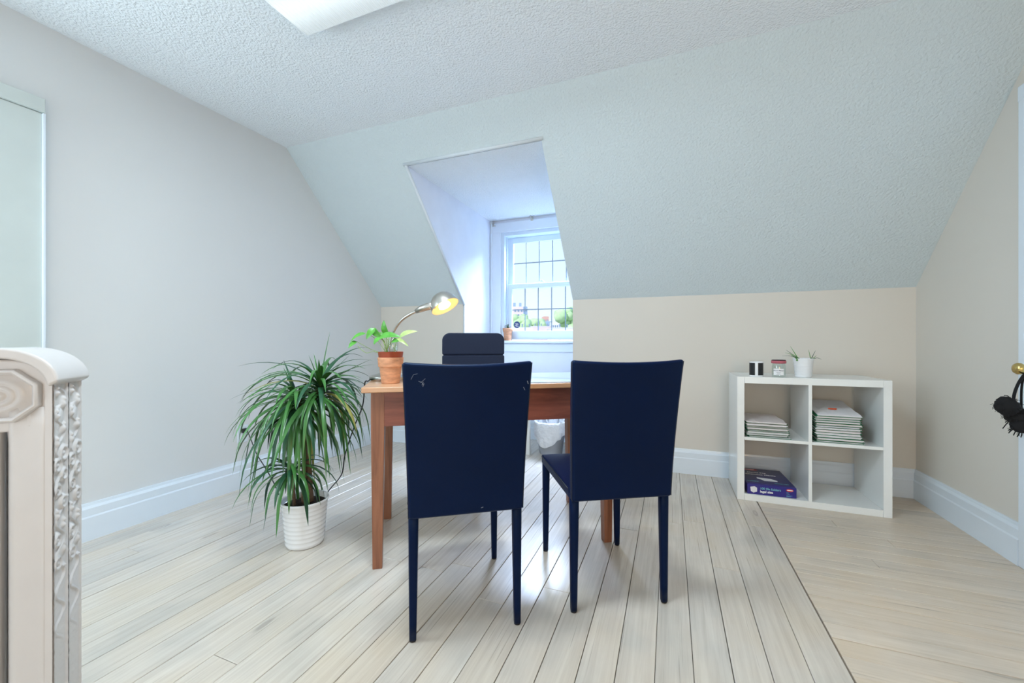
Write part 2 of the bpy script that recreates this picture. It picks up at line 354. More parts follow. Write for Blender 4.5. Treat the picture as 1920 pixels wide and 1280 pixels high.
sash(DY+.105, 1.545, WZ1-.037, 1.60, 2.032, 'upper'); sash(DY+.065, WZ0+.012, 1.593, 1.10, 1.545, 'lower')
part(MB().box(-1.25, -1.19, DY+.05, DY+.066, 1.593, 1.606).box(-1.235, -1.205, DY+.045, DY+.066, 1.6, 1.618), 'sash_lock', M_vinyl, wn, bevel=.003)
stool = MB(); stool.box(DX0+.03, dxr(DY)-.005, DY-.06, DY+.065, WZ0-.03, WZ0)
part(stool, 'window_sill', M_white, wn, bevel=.012, seg=3)
part(MB().box(DX0+.05, dxr(DY)-.01, DY-.022, DY, WZ0-.115, WZ0-.032), 'apron', M_white, wn, bevel=.004)
for (x_, z_, lb) in ((DX0+.035, 2.225, 'small bracket in the dormer corner beside the ceiling'), (-1.30, 2.24, 'small hook at the dormer ceiling above the window middle')):
    t = thing('curtain_bracket', (x_, DY-.025, z_), lb, 'bracket')
    MB().box(-.014, .014, 0, .006, -.03, .012).build('plate', M_nickel, t, bevel=.002)
    MB().tube([(0, 0, -.01), (0, -.03, -.012), (0, -.042, .0), (0, -.042, .012)], .004).build('hook', M_nickel, t, smooth=True)
    if x_ < -1.5: MB().tube([(.01, -.02, -.012), (.02, -.03, -.03), (.04, -.03, -.036)], .005).build('finial', M_nickel, t, smooth=True)
# sticker on the lower pane
sk = thing('window_sticker', P(964, 608, 4.18), 'round dark blue sticker low on the window pane beside the sill pot', 'sticker')
sk.location.y = DY+.083
sk.rotation_euler = (pi/2, 0, 0)
MB().lathe([(0, 0), (.036, 0), (.036, .0012), (0, .0012)], 28).build('disc', M_sticker, sk)
for i, (a, b) in enumerate(((-.02, .014), (-.014, .018), (-.022, .004), (-.012, .02))):
    MB().box(a, b, .012-i*.009-.002, .012-i*.009+.0015, .0012, .002).build('lettering', M_printw, sk)

# door on the right wall
dr = struct(empty('door_1', (XR, 2.0, 0)), 'white door and casing in the right wall', 'door')
dc = MB(); dc.box(XR-.022, XR, 2.435, 2.47, 0, 2.11); dc.box(XR-.022, XR, 1.56, 1.63, 0, 2.11); dc.box(XR-.024, XR, 1.56, 2.47, 2.04, 2.11)
part(dc, 'door_frame', M_white, dr, bevel=.005)
part(MB().box(XR-.008, XR+.02, 1.63, 2.435, .005, 2.04), 'door_panel', M_white, dr)
for z0, z1 in ((.2, .85), (1.0, 1.9)):
    for y0, y1 in ((1.74, 2.0), (2.06, 2.30)): part(MB().box(XR-.013, XR-.006, y0, y1, z0, z1), 'raised_panel', M_white, dr, bevel=.004)
kp = P(1909, 691, 1.73); kp.y = 2.405
Mk = Matrix.Translation((XR-.008, kp.y, kp.z)) @ Matrix.Rotation(-pi/2, 4, 'Y')
part(MB().lathe([(0, 0), (.026, 0), (.026, .004), (.012, .009), (.008, .013), (.008, .027), (.018, .033), (.0245, .043), (.025, .052), (.019, .061), (.008, .0655), (0, .066)], 28, Mk), 'door_handle', M_brass, dr, smooth=True)

# left-wall roller blind
bl = thing('roller_blind', (XL, 0, 0), 'pale greenish roller blind drawn down over the window at the far left', 'blind')
MB().box(0, .03, -.25, .938, .72, 2.035).build('blind_sheet', M_blind, bl, bevel=.002)
MB().box(0, .045, -.27, .945, 2.037, 2.10).build('head_rail', M_blind, bl, bevel=.003)
MB().box(.0, .04, .938, .948, .70, 2.035).build('side_channel', M_white, bl, bevel=.002)
wpt = [P(71, 470, 1.86), P(72, 540, 1.86), P(76, 622, 1.87)]
MB().tube([V(q)-V((XL, 0, 0)) for q in wpt], .004).build('wand', M_white, bl, smooth=True)
q = wpt[-1]-V((XL, 0, 0)); MB().box(q.x-.006, q.x+.006, q.y-.006, q.y+.006, q.z-.02, q.z+.004).build('wand_tip', M_trimgrey, bl)

# ceiling light
CLX, CLY = -1.555, 1.395
cl = thing('ceiling_light', (CLX+.61, CLY-.3, ZC), 'bright rectangular fluorescent ceiling light with a ribbed lens', 'light')
m = bpy.data.materials.new('ribbed_lens'); m.use_nodes = True; n = m.node_tree.nodes; L = m.node_tree.links; b = n['Principled BSDF']
t_ = n.new('ShaderNodeTexCoord'); sx_ = n.new('ShaderNodeSeparateXYZ'); L.new(t_.outputs['Object'], sx_.inputs[0])
a1 = n.new('ShaderNodeMath'); a1.operation = 'ABSOLUTE'; L.new(sx_.outputs['Y'], a1.inputs[0])
a2 = n.new('ShaderNodeMath'); a2.operation = 'SUBTRACT'; a2.inputs[1].default_value = .15; L.new(a1.outputs[0], a2.inputs[0])
a3 = n.new('ShaderNodeMath'); a3.operation = 'ABSOLUTE'; L.new(a2.outputs[0], a3.inputs[0])
mr = n.new('ShaderNodeMapRange'); mr.inputs['From Min'].default_value = 0; mr.inputs['From Max'].default_value = .13; mr.inputs['To Min'].default_value = .75; mr.inputs['To Max'].default_value = .42; mr.interpolation_type = 'SMOOTHSTEP'
L.new(a3.outputs[0], mr.inputs[0])
wv = n.new('ShaderNodeTexWave'); wv.inputs['Scale'].default_value = 34; wv.bands_direction = 'X'; L.new(t_.outputs['Object'], wv.inputs[0])
mr2 = n.new('ShaderNodeMapRange'); mr2.inputs['To Min'].default_value = .93; mr2.inputs['To Max'].default_value = 1.07; L.new(wv.outputs['Fac'], mr2.inputs[0])
mu = n.new('ShaderNodeMath'); mu.operation = 'MULTIPLY'; L.new(mr.outputs[0], mu.inputs[0]); L.new(mr2.outputs[0], mu.inputs[1])
b.inputs['Base Color'].default_value = (.42, .45, .46, 1); b.inputs['Emission Color'].default_value = (.86, .96, 1, 1); L.new(mu.outputs[0], b.inputs['Emission Strength'])
MB().box(-.6, .6, -.29, .29, -.03, 0).build('housing', M_white, cl)
ln = MB()
pr_ = [(-.3, -.03), (-.3, -.058), (-.285, -.066), (.285, -.066), (.3, -.058), (.3, -.03)]
ln.prism([(p[0], p[1]) for p in pr_], -.61, .61, 'x').build('lens', m, cl, bevel=.004)
rb = MB()
for i in range(62): xx = -.6+i*.0197; rb.prism([(xx-.0015, -.0655), (xx+.0015, -.0655), (xx, -.0675)], -.283, .283, 'y')
o = rb.build('lens_rib', m, cl); o['kind'] = 'stuff'

# ------------------------------------------------------------------ table
TA = R(33.8); TC = (-.886, 1.951)
tb = thing('desk_table', (*TC, 0), 'worn brown wooden table with tapered square legs under the lamp', 'table', TA)
hx, hy = .545, .2555
for sx in (-1, 1):
    for sy in (-1, 1):
        ox, oy = sx*(hx+.024), sy*(hy+.024); tw, bw = .056, .040
        def ring(wd, z, sh=0): return [(ox-sx*sh, oy-sy*sh, z), (ox-sx*(wd), oy-sy*sh, z), (ox-sx*wd, oy-sy*wd, z), (ox-sx*sh, oy-sy*wd, z)]
        vs = ring(bw+.006, 0, .006)+ring(tw, .61)+ring(tw, .771)
        MB().add(vs, [(0, 1, 2, 3)]+[(i, (i+1) % 4, 4+(i+1) % 4, 4+i) for i in range(4)]+[(4+i, 4+(i+1) % 4, 8+(i+1) % 4, 8+i) for i in range(4)]+[(8, 9, 10, 11)]).build('leg', M_leg, tb, bevel=.002)
for sy in (-1, 1): MB().box(-hx+.02, hx-.02, sy*(hy+.012)-.011, sy*(hy+.012)+.011, .62, .771).build('apron', M_apron, tb, bevel=.001)
for sx in (-1, 1): MB().box(sx*(hx+.012)-.011, sx*(hx+.012)+.011, -hy+.02, hy-.02, .62, .771).build('apron', M_apron, tb, bevel=.001)
ex, ey = hx+.024+.035, hy+.024+.035
for i in range(3):
    y0 = -ey+2*ey*i/3; MB().box(-ex, ex, y0+.0003, y0+2*ey/3-.0003, .771, .795).build('top_board', M_top, tb, bevel=.004)
dm = tag(MB().box(-.07, .56, -.285, .275, .7955, .7985).build('desk_mat', M_mat, bevel=.001), 'glossy pale grey desk mat lying on the right part of the table', 'desk mat')
dm.location = (*TC, 0); dm.rotation_euler = (0, 0, TA)
de = MB()
de.box(-.073, .563, -.288, .278, .7952, .7962).build('mat_backing', M_black, dm)

# ------------------------------------------------------------------ chairs
def leather_chair(name, label, loc, rz, scuffs=False):
    t = thing(name, (*loc, 0), label, 'chair', rz, 'black leather dining chairs at the table')
    # backrest: closed grid, curved and leaning
    nz, nx = 16, 12; z0, z1 = .412, .926
    def c(u, s_): # u across -1..1, s_ height 0..1
        z = z0+(z1-z0)*s_; hw = .193+.017*s_**1.3; y = -.232-.062*s_**1.35-.018*s_**.7*(1-u*u)*1.0
        th = .040-.012*s_
        if s_ > .96: pass
        return hw*u, y, z, th
    vs = []; fs = []
    for side in (0, 1):
        for j in range(nz+1):
            for i in range(nx+1):
                X, Y, Z, th = c(-1+2*i/nx, j/nz); vs.append((X, Y+(th/2 if side else -th/2), Z-.009*(1-(-1+2*i/nx)**2)*(j/nz)**6))
    N = (nx+1)*(nz+1); idx = lambda s_, j, i: s_*N+j*(nx+1)+i
    for j in range(nz):
        for i in range(nx):
            fs.append((idx(0, j, i), idx(0, j, i+1), idx(0, j+1, i+1), idx(0, j+1, i))); fs.append((idx(1, j, i), idx(1, j+1, i), idx(1, j+1, i+1), idx(1, j, i+1)))
    for j in range(nz):
        fs.append((idx(0, j, 0), idx(0, j+1, 0), idx(1, j+1, 0), idx(1, j, 0))); fs.append((idx(0, j, nx), idx(1, j, nx), idx(1, j+1, nx), idx(0, j+1, nx)))
    for i in range(nx):
        fs.append((idx(0, 0, i), idx(1, 0, i), idx(1, 0, i+1), idx(0, 0, i+1))); fs.append((idx(0, nz, i), idx(0, nz, i+1), idx(1, nz, i+1), idx(1, nz, i)))
    bk = MB().add(vs, fs).build('backrest', M_leather, t, bevel=.011, seg=4)
    for s_ in (-1, 1):
        pts = []
        for j in range(nz+1):
            X, Y, Z, th = c(s_, j/nz); pts.append((X-s_*.0012, Y-th/2+.007, Z-.006 if j == nz else Z+.004*(j == 0)))
        MB().tube(pts, .0018, 6).build('seam_piping', M_piping, bk, smooth=True)
    # seat
    sv = []; sf = []; n = 10
    for top in (1, 0):
        for j in range(n+1):
            for i in range(n+1):
                u, v = -1+2*i/n, -1+2*j/n; puff = .010*(1-u**4)*(1-v**4)
                sv.append((.193*u, .012+.222*v, (.452+puff) if top else .412))
    NN = (n+1)**2
    for j in range(n):
        for i in range(n):
            a = j*(n+1)+i; sf.append((a, a+1, a+n+2, a+n+1)); sf.append((NN+a, NN+a+n+1, NN+a+n+2, NN+a+1))
    ed = [i for i in range(n+1)]+[j*(n+1)+n for j in range(1, n+1)]+[n*(n+1)+i for i in range(n-1, -1, -1)]+[j*(n+1) for j in range(n-1, 0, -1)]
    for a, b in zip(ed, ed[1:]+ed[:1]): sf.append((a, NN+a, NN+b, b))
    st = MB().add(sv, sf).build('seat', M_leather, t, bevel=.006, seg=3)
    loop = [(.194, -.2, .446), (.194, .225, .446), (-.194, .225, .446), (-.194, -.2, .446)]
    MB().tube(loop, .0024, 6).build('seam_piping', M_piping, st, smooth=True)
    for sx in (-1, 1):
        for sy in (-1, 1):
            cx, cy = sx*.176, sy*.214-(.004 if sy < 0 else 0); vs = []; fs = []; K = 12
            lv = [(.0, .0115), (.05, .0125), (.2, .0145), (.36, .0165), (.425, .0168)]
            for z, r in lv:
                for k in range(K):
                    a = 2*pi*k/K; e_ = .55
                    vs.append((cx+math.copysign(abs(cos(a))**e_, cos(a))*r+sx*(.0168-r)*.35, cy+math.copysign(abs(sin(a))**e_, sin(a))*r+sy*(.0168-r)*.35, z))
            for j in range(len(lv)-1):
                for k in range(K): fs.append((j*K+k, j*K+(k+1) % K, (j+1)*K+(k+1) % K, (j+1)*K+k))
            fs.append(tuple(range(K))[::-1]); fs.append(tuple((len(lv)-1)*K+k for k in range(K)))
            vs = [(a, b, c_+.007) for a, b, c_ in vs]
            lg = MB().add(vs, fs).build('leg', M_leather, t, smooth=True)
            MB().lathe([(.008, 0), (.0115, .002), (.0115, .009), (.009, .010)], 12, Matrix.Translation((cx+sx*.0019, cy+sy*.0019, 0)), closed=True).build('foot_glide', M_black, lg, smooth=True)
    if scuffs:
        def on_back(u, s_):
            X, Y, Z, th = c(u, s_); return (X, Y-th/2-.0006, Z)
        for path, r_ in (([(-.88, .895), (-.84, .925), (-.78, .93)], .0005), ([(-.77, .885), (-.73, .878), (-.70, .865)], .0006), ([(-.75, .875), (-.71, .885), (-.67, .90)], .0005),
                         ([(-.72, .86), (-.70, .88)], .0009), ([(-.71, .85), (-.69, .87)], .0009), ([(.93, .87), (.95, .85)], .0014), ([(.87, .83), (.9, .81)], .0009), ([(.23, .04), (.27, .045)], .0008)):
            MB().tube([on_back(*q) for q in path], r_, 5).build('scuff_mark', M_scuff, bk)['label'] = 'pale scratch'
    return t
A_rl, A_rr = V((-.781, 1.124)), V((-.490, 1.318)); A_fl, A_fr = V((-1.068, 1.485)), V((-.744, 1.70))
cA = (A_rl+A_rr+A_fl+A_fr)/4; cB = (V((-.324, 1.451))+V((-.016, 1.629))+V((-.567, 1.841))+V((-.235, 2.037)))/4
leather_chair('dining_chair', 'black leather chair with scratched back, nearest to the potted floor plant', cA, R(34.6), True)
leather_chair('dining_chair', 'black leather chair turned to the right, nearest to the white shelf', cB, R(30.2))

# upholstered chair behind the table
oc = thing('office_chair', (-1.235, 2.47, 0), 'navy cloth chair with rounded top standing behind the table by the window', 'chair', R(-150))
def rr_slab(w_, h, r, th, n=8):
    pts = []
    for cx, cy, a0 in ((w_/2-r, h-r, 0), (-w_/2+r, h-r, 90), (-w_/2+r, r, 180), (w_/2-r, r, 270)):
        for i in range(n+1): a = R(a0+90*i/n); pts.append((cx+r*cos(a), cy+r*sin(a)))
    return pts
bm_ = MB(); pts = rr_slab(.452, .165, .055, .06)
def orow(z0, z1, name, r):
    m_ = MB(); p_ = []
    if name == 'headpiece':
        p_ = [(-.226, z0), (.226, z0)]+[(.226-r+r*cos(R(a)), z1-r+r*sin(R(a))) for a in range(0, 91, 11)]+[(-.226+r+r*cos(R(a)), z1-r+r*sin(R(a))) for a in range(90, 181, 11)]
    else:
        p_ = [(-.226+.03*1, z0), (.226-.03, z0), (.226, z0+.08), (.226, z1), (-.226, z1), (-.226, z0+.08)]
    m_.prism([(x_, z_) for x_, z_ in p_], -.245, -.185, 'y'); return m_
orow(.892, 1.052, 'headpiece', .055).build('backrest', M_fabric, oc, bevel=.014, seg=4)
MB().box(-.215, .215, -.235, -.195, .43, 1.0).build('backrest_core', M_fabric, oc)
orow(.42, .8905, 'lower', 0).build('backrest', M_fabric, oc, bevel=.012, seg=4)
MB().box(-.23, .23, -.2, .24, .42, .49).build('seat', M_fabric, oc, bevel=.02, seg=4)
MB().lathe([(.028, .09), (.028, .28), (.018, .28), (.018, .42)], 20, closed=True).build('gas_column', M_black, oc, smooth=True)
for i in range(5):
    a = 2*pi*i/5; l = MB().tube([(0, 0, .1), (.15*cos(a), .15*sin(a), .085), (.27*cos(a), .27*sin(a), .065)], .02, 8, rs=[.024, .02, .014]).build('leg', M_black, oc, smooth=True)
    MB().lathe([(.012, -.014), (.027, -.012), (.027, .012), (.012, .014)], 16, Matrix.Translation((.27*cos(a), .27*sin(a), .027)) @ Matrix.Rotation(a, 4, 'Z') @ Matrix.Rotation(pi/2, 4, 'X'), closed=True).build('caster', M_black, l, smooth=True)

# ------------------------------------------------------------------ desk lamp
lb = P(729, 711.5, 2.08); lb.z = .795
lp = thing('desk_lamp', lb, 'brushed nickel gooseneck desk lamp, lit, behind the terracotta pot on the table', 'lamp')
def rel(o, pts): return [V(q)-V(o.location) for q in pts]
MB().lathe([(0, 0), (.094, 0), (.096, .003), (.096, .017), (.093, .020), (.04, .036), (.018, .046), (.013, .06), (.012, .075), (0, .075)], 48).build('base', M_nickel, lp, smooth=True, bevel=.001)
neck = rel(lp, [lb+V((0, 0, .06)), P(729, 672, 2.08), P(731, 645, 2.07), P(738, 621, 2.06), P(752, 601, 2.03), P(769, 589, 2.01), P(784, 582, 2.0)])
nk = smooth_pts(neck, 8)
MB().tube(nk, .007, 10).build('gooseneck', M_nickel, lp, smooth=True)
hs = rel(lp, [P(780, 583.5, 2.0), P(790, 578.5, 1.99), P(806, 573.5, 1.98), P(815, 572, 1.975)])
MB().tube(hs, .01, 20, rs=[.011, .017, .0185, .016]).build('socket', M_nickel, lp, smooth=True)
# dome: axis from apex (upper left) to opening (lower right)
ctr = P(834.5, 574, 1.96); ax = ((CR*.5-V((0, 0, .86)))*.975-CF*.24).normalized()
q_ = ax.to_track_quat('Z', 'Y').to_matrix().to_4x4(); Md = Matrix.Translation(ctr-lb) @ q_
rD = .071; prof_o = [(0, -.072), (.02, -.0700), (.038, -.062), (.053, -.047), (.064, -.026), (.0700, -.004), (rD, .003)]
prof_i = [(rD-.0008, .003), (.068, -.004), (.062, -.025), (.051, -.045), (.036, -.060), (.018, -.067), (0, -.069)]
MB().lathe(prof_o, 40, Md).build('lamp_shade', M_nickel, lp, smooth=True)
inn = MB().lathe(prof_i, 40, Md).build('shade_lining', M_lining_glow, lp, smooth=True)
MB().lathe([(0, -.044), (.012, -.042), (.016, -.03), (.03, -.012), (.032, 0), (.026, .004), (0, .005)], 24, Md).build('bulb', M_bulb, lp, smooth=True)
pl = bpy.data.lights.new('bulb_light', 'SPOT'); pl.energy = 1.6; pl.color = (1, .72, .4); pl.spot_size = R(130); pl.spot_blend = .6; pl.shadow_soft_size = .03
plo = bpy.data.objects.new('bulb_light', pl); COL.objects.link(plo); plo.location = ctr+ax*.012; plo.rotation_euler = ax.to_track_quat('-Z', 'Y').to_euler()

# ------------------------------------------------------------------ pothos in terracotta
pb = P(732.5, 716, 1.9); pb.z = .795
pt = thing('potted_pothos', pb, 'small pothos with bright green leaves in a terracotta pot at the table corner', 'potted plant')
MB().lathe([(0, 0), (.040, 0), (.042, .002), (.0505, .075), (.056, .078), (.059, .118), (.059, .121), (.054, .121), (.050, .085), (.046, .09), (0, .09)], 40).build('pot', M_terra, pt, smooth=True, bevel=.001)
MB().lathe([(.046, .085), (.054, .119), (.0575, .145), (.0585, .147), (.0545, .147), (.050, .13), (0, .13)], 40).build('inner_pot', M_terra2, pt, smooth=True)
MB().lathe([(0, .133), (.03, .136), (.051, .131)], 24).build('soil', M_soil, pt)
def leaf_mesh(base_, tip, width, fold=.25, nrm=None, seg=8, curl=.12, mt=None, par=None, name='leaf'):
    d = tip-base_; L_ = d.length; dn = d.normalized(); nrm = (nrm or V((.2, -.8, .6))); s_ = dn.cross(nrm).normalized(); up = s_.cross(dn)
    vs = []; fs = []
    for i in range(seg+1):
        t = i/seg; wd = width*(sin(pi*min(1, t**.62))**.8)*(1 if t > 0 else 0)*.5+.0004
        c_ = base_+d*t+up*(sin(pi*t)*curl*L_)
        for k in (-1, -.5, 0, .5, 1): vs.append(tuple(c_+s_*wd*k+up*(abs(k)*wd*fold)))
    for i in range(seg):
        for k in range(4): a = i*5+k; fs.append((a, a+1, a+6, a+5))
    return MB().add(vs, fs).build(name, mt, par, smooth=True)
soil = pb+V((0, 0, .135))
LV = [((726, 628), (720, 600), .034, 0, (0, -1, .2)), ((686, 625), (657, 641), .034, -.01, (-.1, -.6, .7)), ((702, 615), (687, 636), .03, -.02, (.4, -.8, .4)),
      ((699, 616), (716, 634), .032, -.01, (-.4, -.8, .5)), ((711, 633), (752, 632), .040, -.04, (0, -.7, .7)), ((748, 633), (783, 621), .030, -.01, (.1, -.7, .6)),
      ((744, 634), (766, 649), .016, -.03, (.3, -.8, .5)), ((669, 640), (653, 653), .026, -.02, (0, -.9, .4)), ((714, 633), (701, 646), .03, -.05, (0, -.8, .6)),
      ((730, 632), (742, 626), .03, .02, (0, -.6, .8)), ((722, 630), (706, 626), .026, .03, (.1, -.7, .6)), ((735, 640), (748, 640), .026, -.05, (0, -.8, .6))]
for i, (b_, t_, wd, dd, nr) in enumerate(LV):
    B = P(b_[0], b_[1], 1.88+dd); T = P(t_[0], t_[1], 1.87+dd*1.3)
    st = soil+V((random.uniform(-.03, .03), random.uniform(-.03, .02), 0)); mid = (st+B)/2+V((0, 0, .02 if i not in (7,) else -.01))
    MB().tube(smooth_pts(rel(pt, [st, mid, B]), 6), .0013, 6).build('stem', M_stem, pt, smooth=True)
    leaf_mesh(B-pb, T-pb, wd, nrm=V(nr), mt=M_pothosv if i in (5, 6) else M_pothos, par=pt)
MB().tube(rel(pt, smooth_pts([soil+V((-.02, -.03, 0)), P(700, 659, 1.86), P(686, 661, 1.85), P(670, 648, 1.85)], 6)), .0013, 6).build('stem', M_stem, pt, smooth=True)
fgm = MB().lathe([(.0, -.07), (.012, -.06), (.022, -.03), (.024, 0), (.018, .02), (.006, .035), (.006, .06), (0, .06)], 20)
gl = tag(fgm.build('glass_ornament', M_jar, smooth=True), 'small clear glass bulb standing among the pothos leaves', 'glass bulb'); gl.location = P(737, 648, 1.965)
gl.location = V((gl.location.x, gl.location.y, .975)) if False else P(737, 644, 1.90)

# ------------------------------------------------------------------ dracaena
db = P(572, 1010, 1.99); db.z = 0
dp = thing('potted_dracaena', db, 'tall dracaena with long drooping leaves in a white ribbed floor pot', 'potted plant')
pf = [(0, 0), (.080, 0), (.084, .004)]
for i in range(9): z = .012+i*.021; r = .086+.018*(z/.22); pf += [(r, z), (r+.0016, z+.008), (r-.0006, z+.017)]
pf += [(.105, .205), (.109, .212), (.109, .219), (.105, .220), (.101, .216), (.099, .19), (0, .19)]
MB().lathe(pf, 56).build('pot', M_ceramic, dp, smooth=True)
MB().lathe([(0, .197), (.05, .202), (.0985, .192)], 28).build('soil', M_soil, dp)
heads = [(P(583, 940, 2.0), P(578, 800, 2.0), P(600, 722, 1.99), .50), (P(570, 935, 1.98), P(570, 800, 1.99), P(558, 745, 1.99), .40), (P(552, 935, 1.95), P(549, 905, 1.94), P(545, 880, 1.93), .22)]
for i, (a, b_, c_, h_) in enumerate(heads):
    a = V((a.x, a.y, .195)); r0 = (.0135, .012, .008)[i]; pts_ = smooth_pts(rel(dp, [a, b_, c_]), 8)
    MB().tube(pts_, r0, 12, rs=[r0*(1+.06*math.sin(j*2.2))*(1-.2*j/len(pts_)) for j in range(len(pts_))]).build('cane', M_bark, dp, smooth=True)
def strap(head, az, el, length, width, m, droop):
    vs = []; fs = []; n = 9; p = V(head); e = el; ds = length/n
    for i in range(n+1):
        t = i/n; d = V((cos(az)*cos(e), sin(az)*cos(e), sin(e))); s_ = V((-sin(az), cos(az), 0)); up = s_.cross(d)
        wd = width*.5*min(1, .45+t*2.2)*(1-t**3.2)+.0003
        vs += [tuple(p-s_*wd-up*wd*-.35), tuple(p), tuple(p+s_*wd+up*wd*.35)]
        p = p+d*ds; e = max(e-droop*(1.2-.3*t)/n, R(-82))
    for i in range(n):
        a = i*3; fs += [(a, a+1, a+4, a+3), (a+1, a+2, a+5, a+4)]
    tx, ty = cos(TA), sin(TA)
    for q in vs:
        wx, wy, wz = q[0]+db.x-TC[0], q[1]+db.y-TC[1], q[2]
        if abs(wx*tx+wy*ty) < ex+.015 and abs(-wx*ty+wy*tx) < ey+.015 and wz < .81 and length > .1: return strap(head, az, el, length*.85, width, m, droop)
        if wz < .012 and length > .1: return strap(head, az, el, length*.88, width, m, droop)
    return MB().add(vs, fs).build('leaf', m, dp, smooth=True)
rng = random.Random(11)
hd = [c_-V(dp.location) for _, _, c_, _ in heads]
for hi, cnt, Ls, els in ((0, 96, (.34, .52), (-20, 62)), (1, 84, (.34, .52), (-25, 45)), (2, 34, (.24, .36), (-20, 45))):
    for i in range(cnt):
        az = i*2.39996+hi+rng.uniform(-.15, .15); f = (i+.5)/cnt
        el = R(els[0]+(els[1]-els[0])*f+rng.uniform(-6, 6)); ln = rng.uniform(*Ls)*(1-.12*f)
        dr_ = R(rng.uniform(62, 112))*(1-.1*f)+R(10)
        if cos(az) > .4 and hi == 0: ln *= .85
        if hi == 2: dr_ = R(rng.uniform(90, 120))
        H = hd[hi]+V((0, 0, -.07+.075*f if hi < 2 else -.02+.03*f))
        mm = M_leafd if rng.random() < .3 else M_leaf
        if rng.random() < .04: mm = M_leafy
        strap(H, az, el, ln, rng.uniform(.016, .026), mm, dr_)
tp = hd[0]+V((0, 0, .0))
for az, el, ln, wd, dr_ in ((1.0, 84, .275, .020, 8), (2.8, 68, .17, .012, 5), (.6, 52, .2, .018, 10), (4.4, 75, .16, .014, 10), (.25, 30, .30, .019, 8), (5.5, 48, .22, .014, 20), (.35, 38, .30, .018, 35)):
    strap(tp, az, R(el), ln, wd, M_leaf, R(dr_))
strap(hd[1]+V((0, 0, .01)), 3.1, R(62), .20, .014, M_leafd, R(4)); strap(hd[1], 2.9, R(48), .2, .013, M_leaf, R(6)); strap(hd[1], 3.5, R(25), .36, .010, M_leafd, R(55)); strap(hd[1], 3.3, R(18), .38, .012, M_leafd, R(50))

# outlet and cord
ot = thing('wall_outlet', P(456, 813, 2.745), 'small white wall outlet on the left wall behind the plant', 'outlet')
ot.location.x = XL
MB().box(0, .006, -.036, .036, -.058, .058).build('cover_plate', M_white, ot, bevel=.002)
for z in (-.022, .022): MB().box(.006, .008, -.016, .016, z-.014, z+.014).build('socket', M_lam, ot, bevel=.001)
MB().box(.008, .036, -.016, .018, .008, .038).build('plug', M_black, ot, bevel=.005).__setitem__('label', 'dark plug')
cp = [P(463, 806, 2.70), P(470, 822, 2.6), P(481, 850, 2.45), P(497, 876, 2.32), P(512, 902, 2.25), P(528, 935, 2.24)]
gx = P(560, 950, 2.28); gx.z = .005; gy = P(600, 950, 2.28); gy.z = .005
cp += [gx, gy, P(613, 925, 2.2), P(640, 890, 2.12), P(647, 852, 2.08), P(664, 800, 2.02), P(680, 760, 1.97), P(684, 736, 1.935)]
e1 = P(690, 720, 1.95); e1.z = .7985; e2 = lb+V((-.075, -.045, .004)); cp[-1] = V((cp[-1].x, cp[-1].y, .79)); cp += [e1, e2]
MB().tube(rel(lp, smooth_pts(cp, 6)), .003, 8).build('power_cord', M_black, lp, smooth=True)['label'] = 'black cord running behind the plant to the outlet'

# ------------------------------------------------------------------ shelf unit
SX0, SX1, SY0, SY1, SH = .394, 1.160, 2.878, 3.268, .770
sh = thing('cube_shelf', (SX0, SY0, 0), 'white two by two cube shelf against the back wall', 'shelf')
W_ = SX1-SX0; D_ = SY1-SY0; T_ = .040
MB().box(0, T_, 0, D_, 0, SH).build('side_panel', M_lam, sh, bevel=.0015); MB().box(W_-T_, W_, 0, D_, 0, SH).build('side_panel', M_lam, sh, bevel=.0015)
MB().box(T_+.0005, W_-T_-.0005, 0, D_, SH-T_, SH).build('top_panel', M_lam, sh, bevel=.001); MB().box(T_+.0005, W_-T_-.0005, 0, D_, 0, T_).build('bottom_panel', M_lam, sh, bevel=.001)
MB().box(W_/2-.009, W_/2+.009, .001, D_-.001, T_, SH-T_).build('divider', M_lam, sh, bevel=.001)
for a, b_ in ((T_, W_/2-.009), (W_/2+.009, W_-T_)): MB().box(a, b_, .001, D_-.001, SH/2-.009, SH/2+.009).build('shelf_board', M_lam, sh, bevel=.001)
ordn = ['bottom', 'second', 'third', 'fourth', 'fifth', 'sixth', 'seventh', 'eighth', 'ninth', 'tenth', 'eleventh', 'topmost']
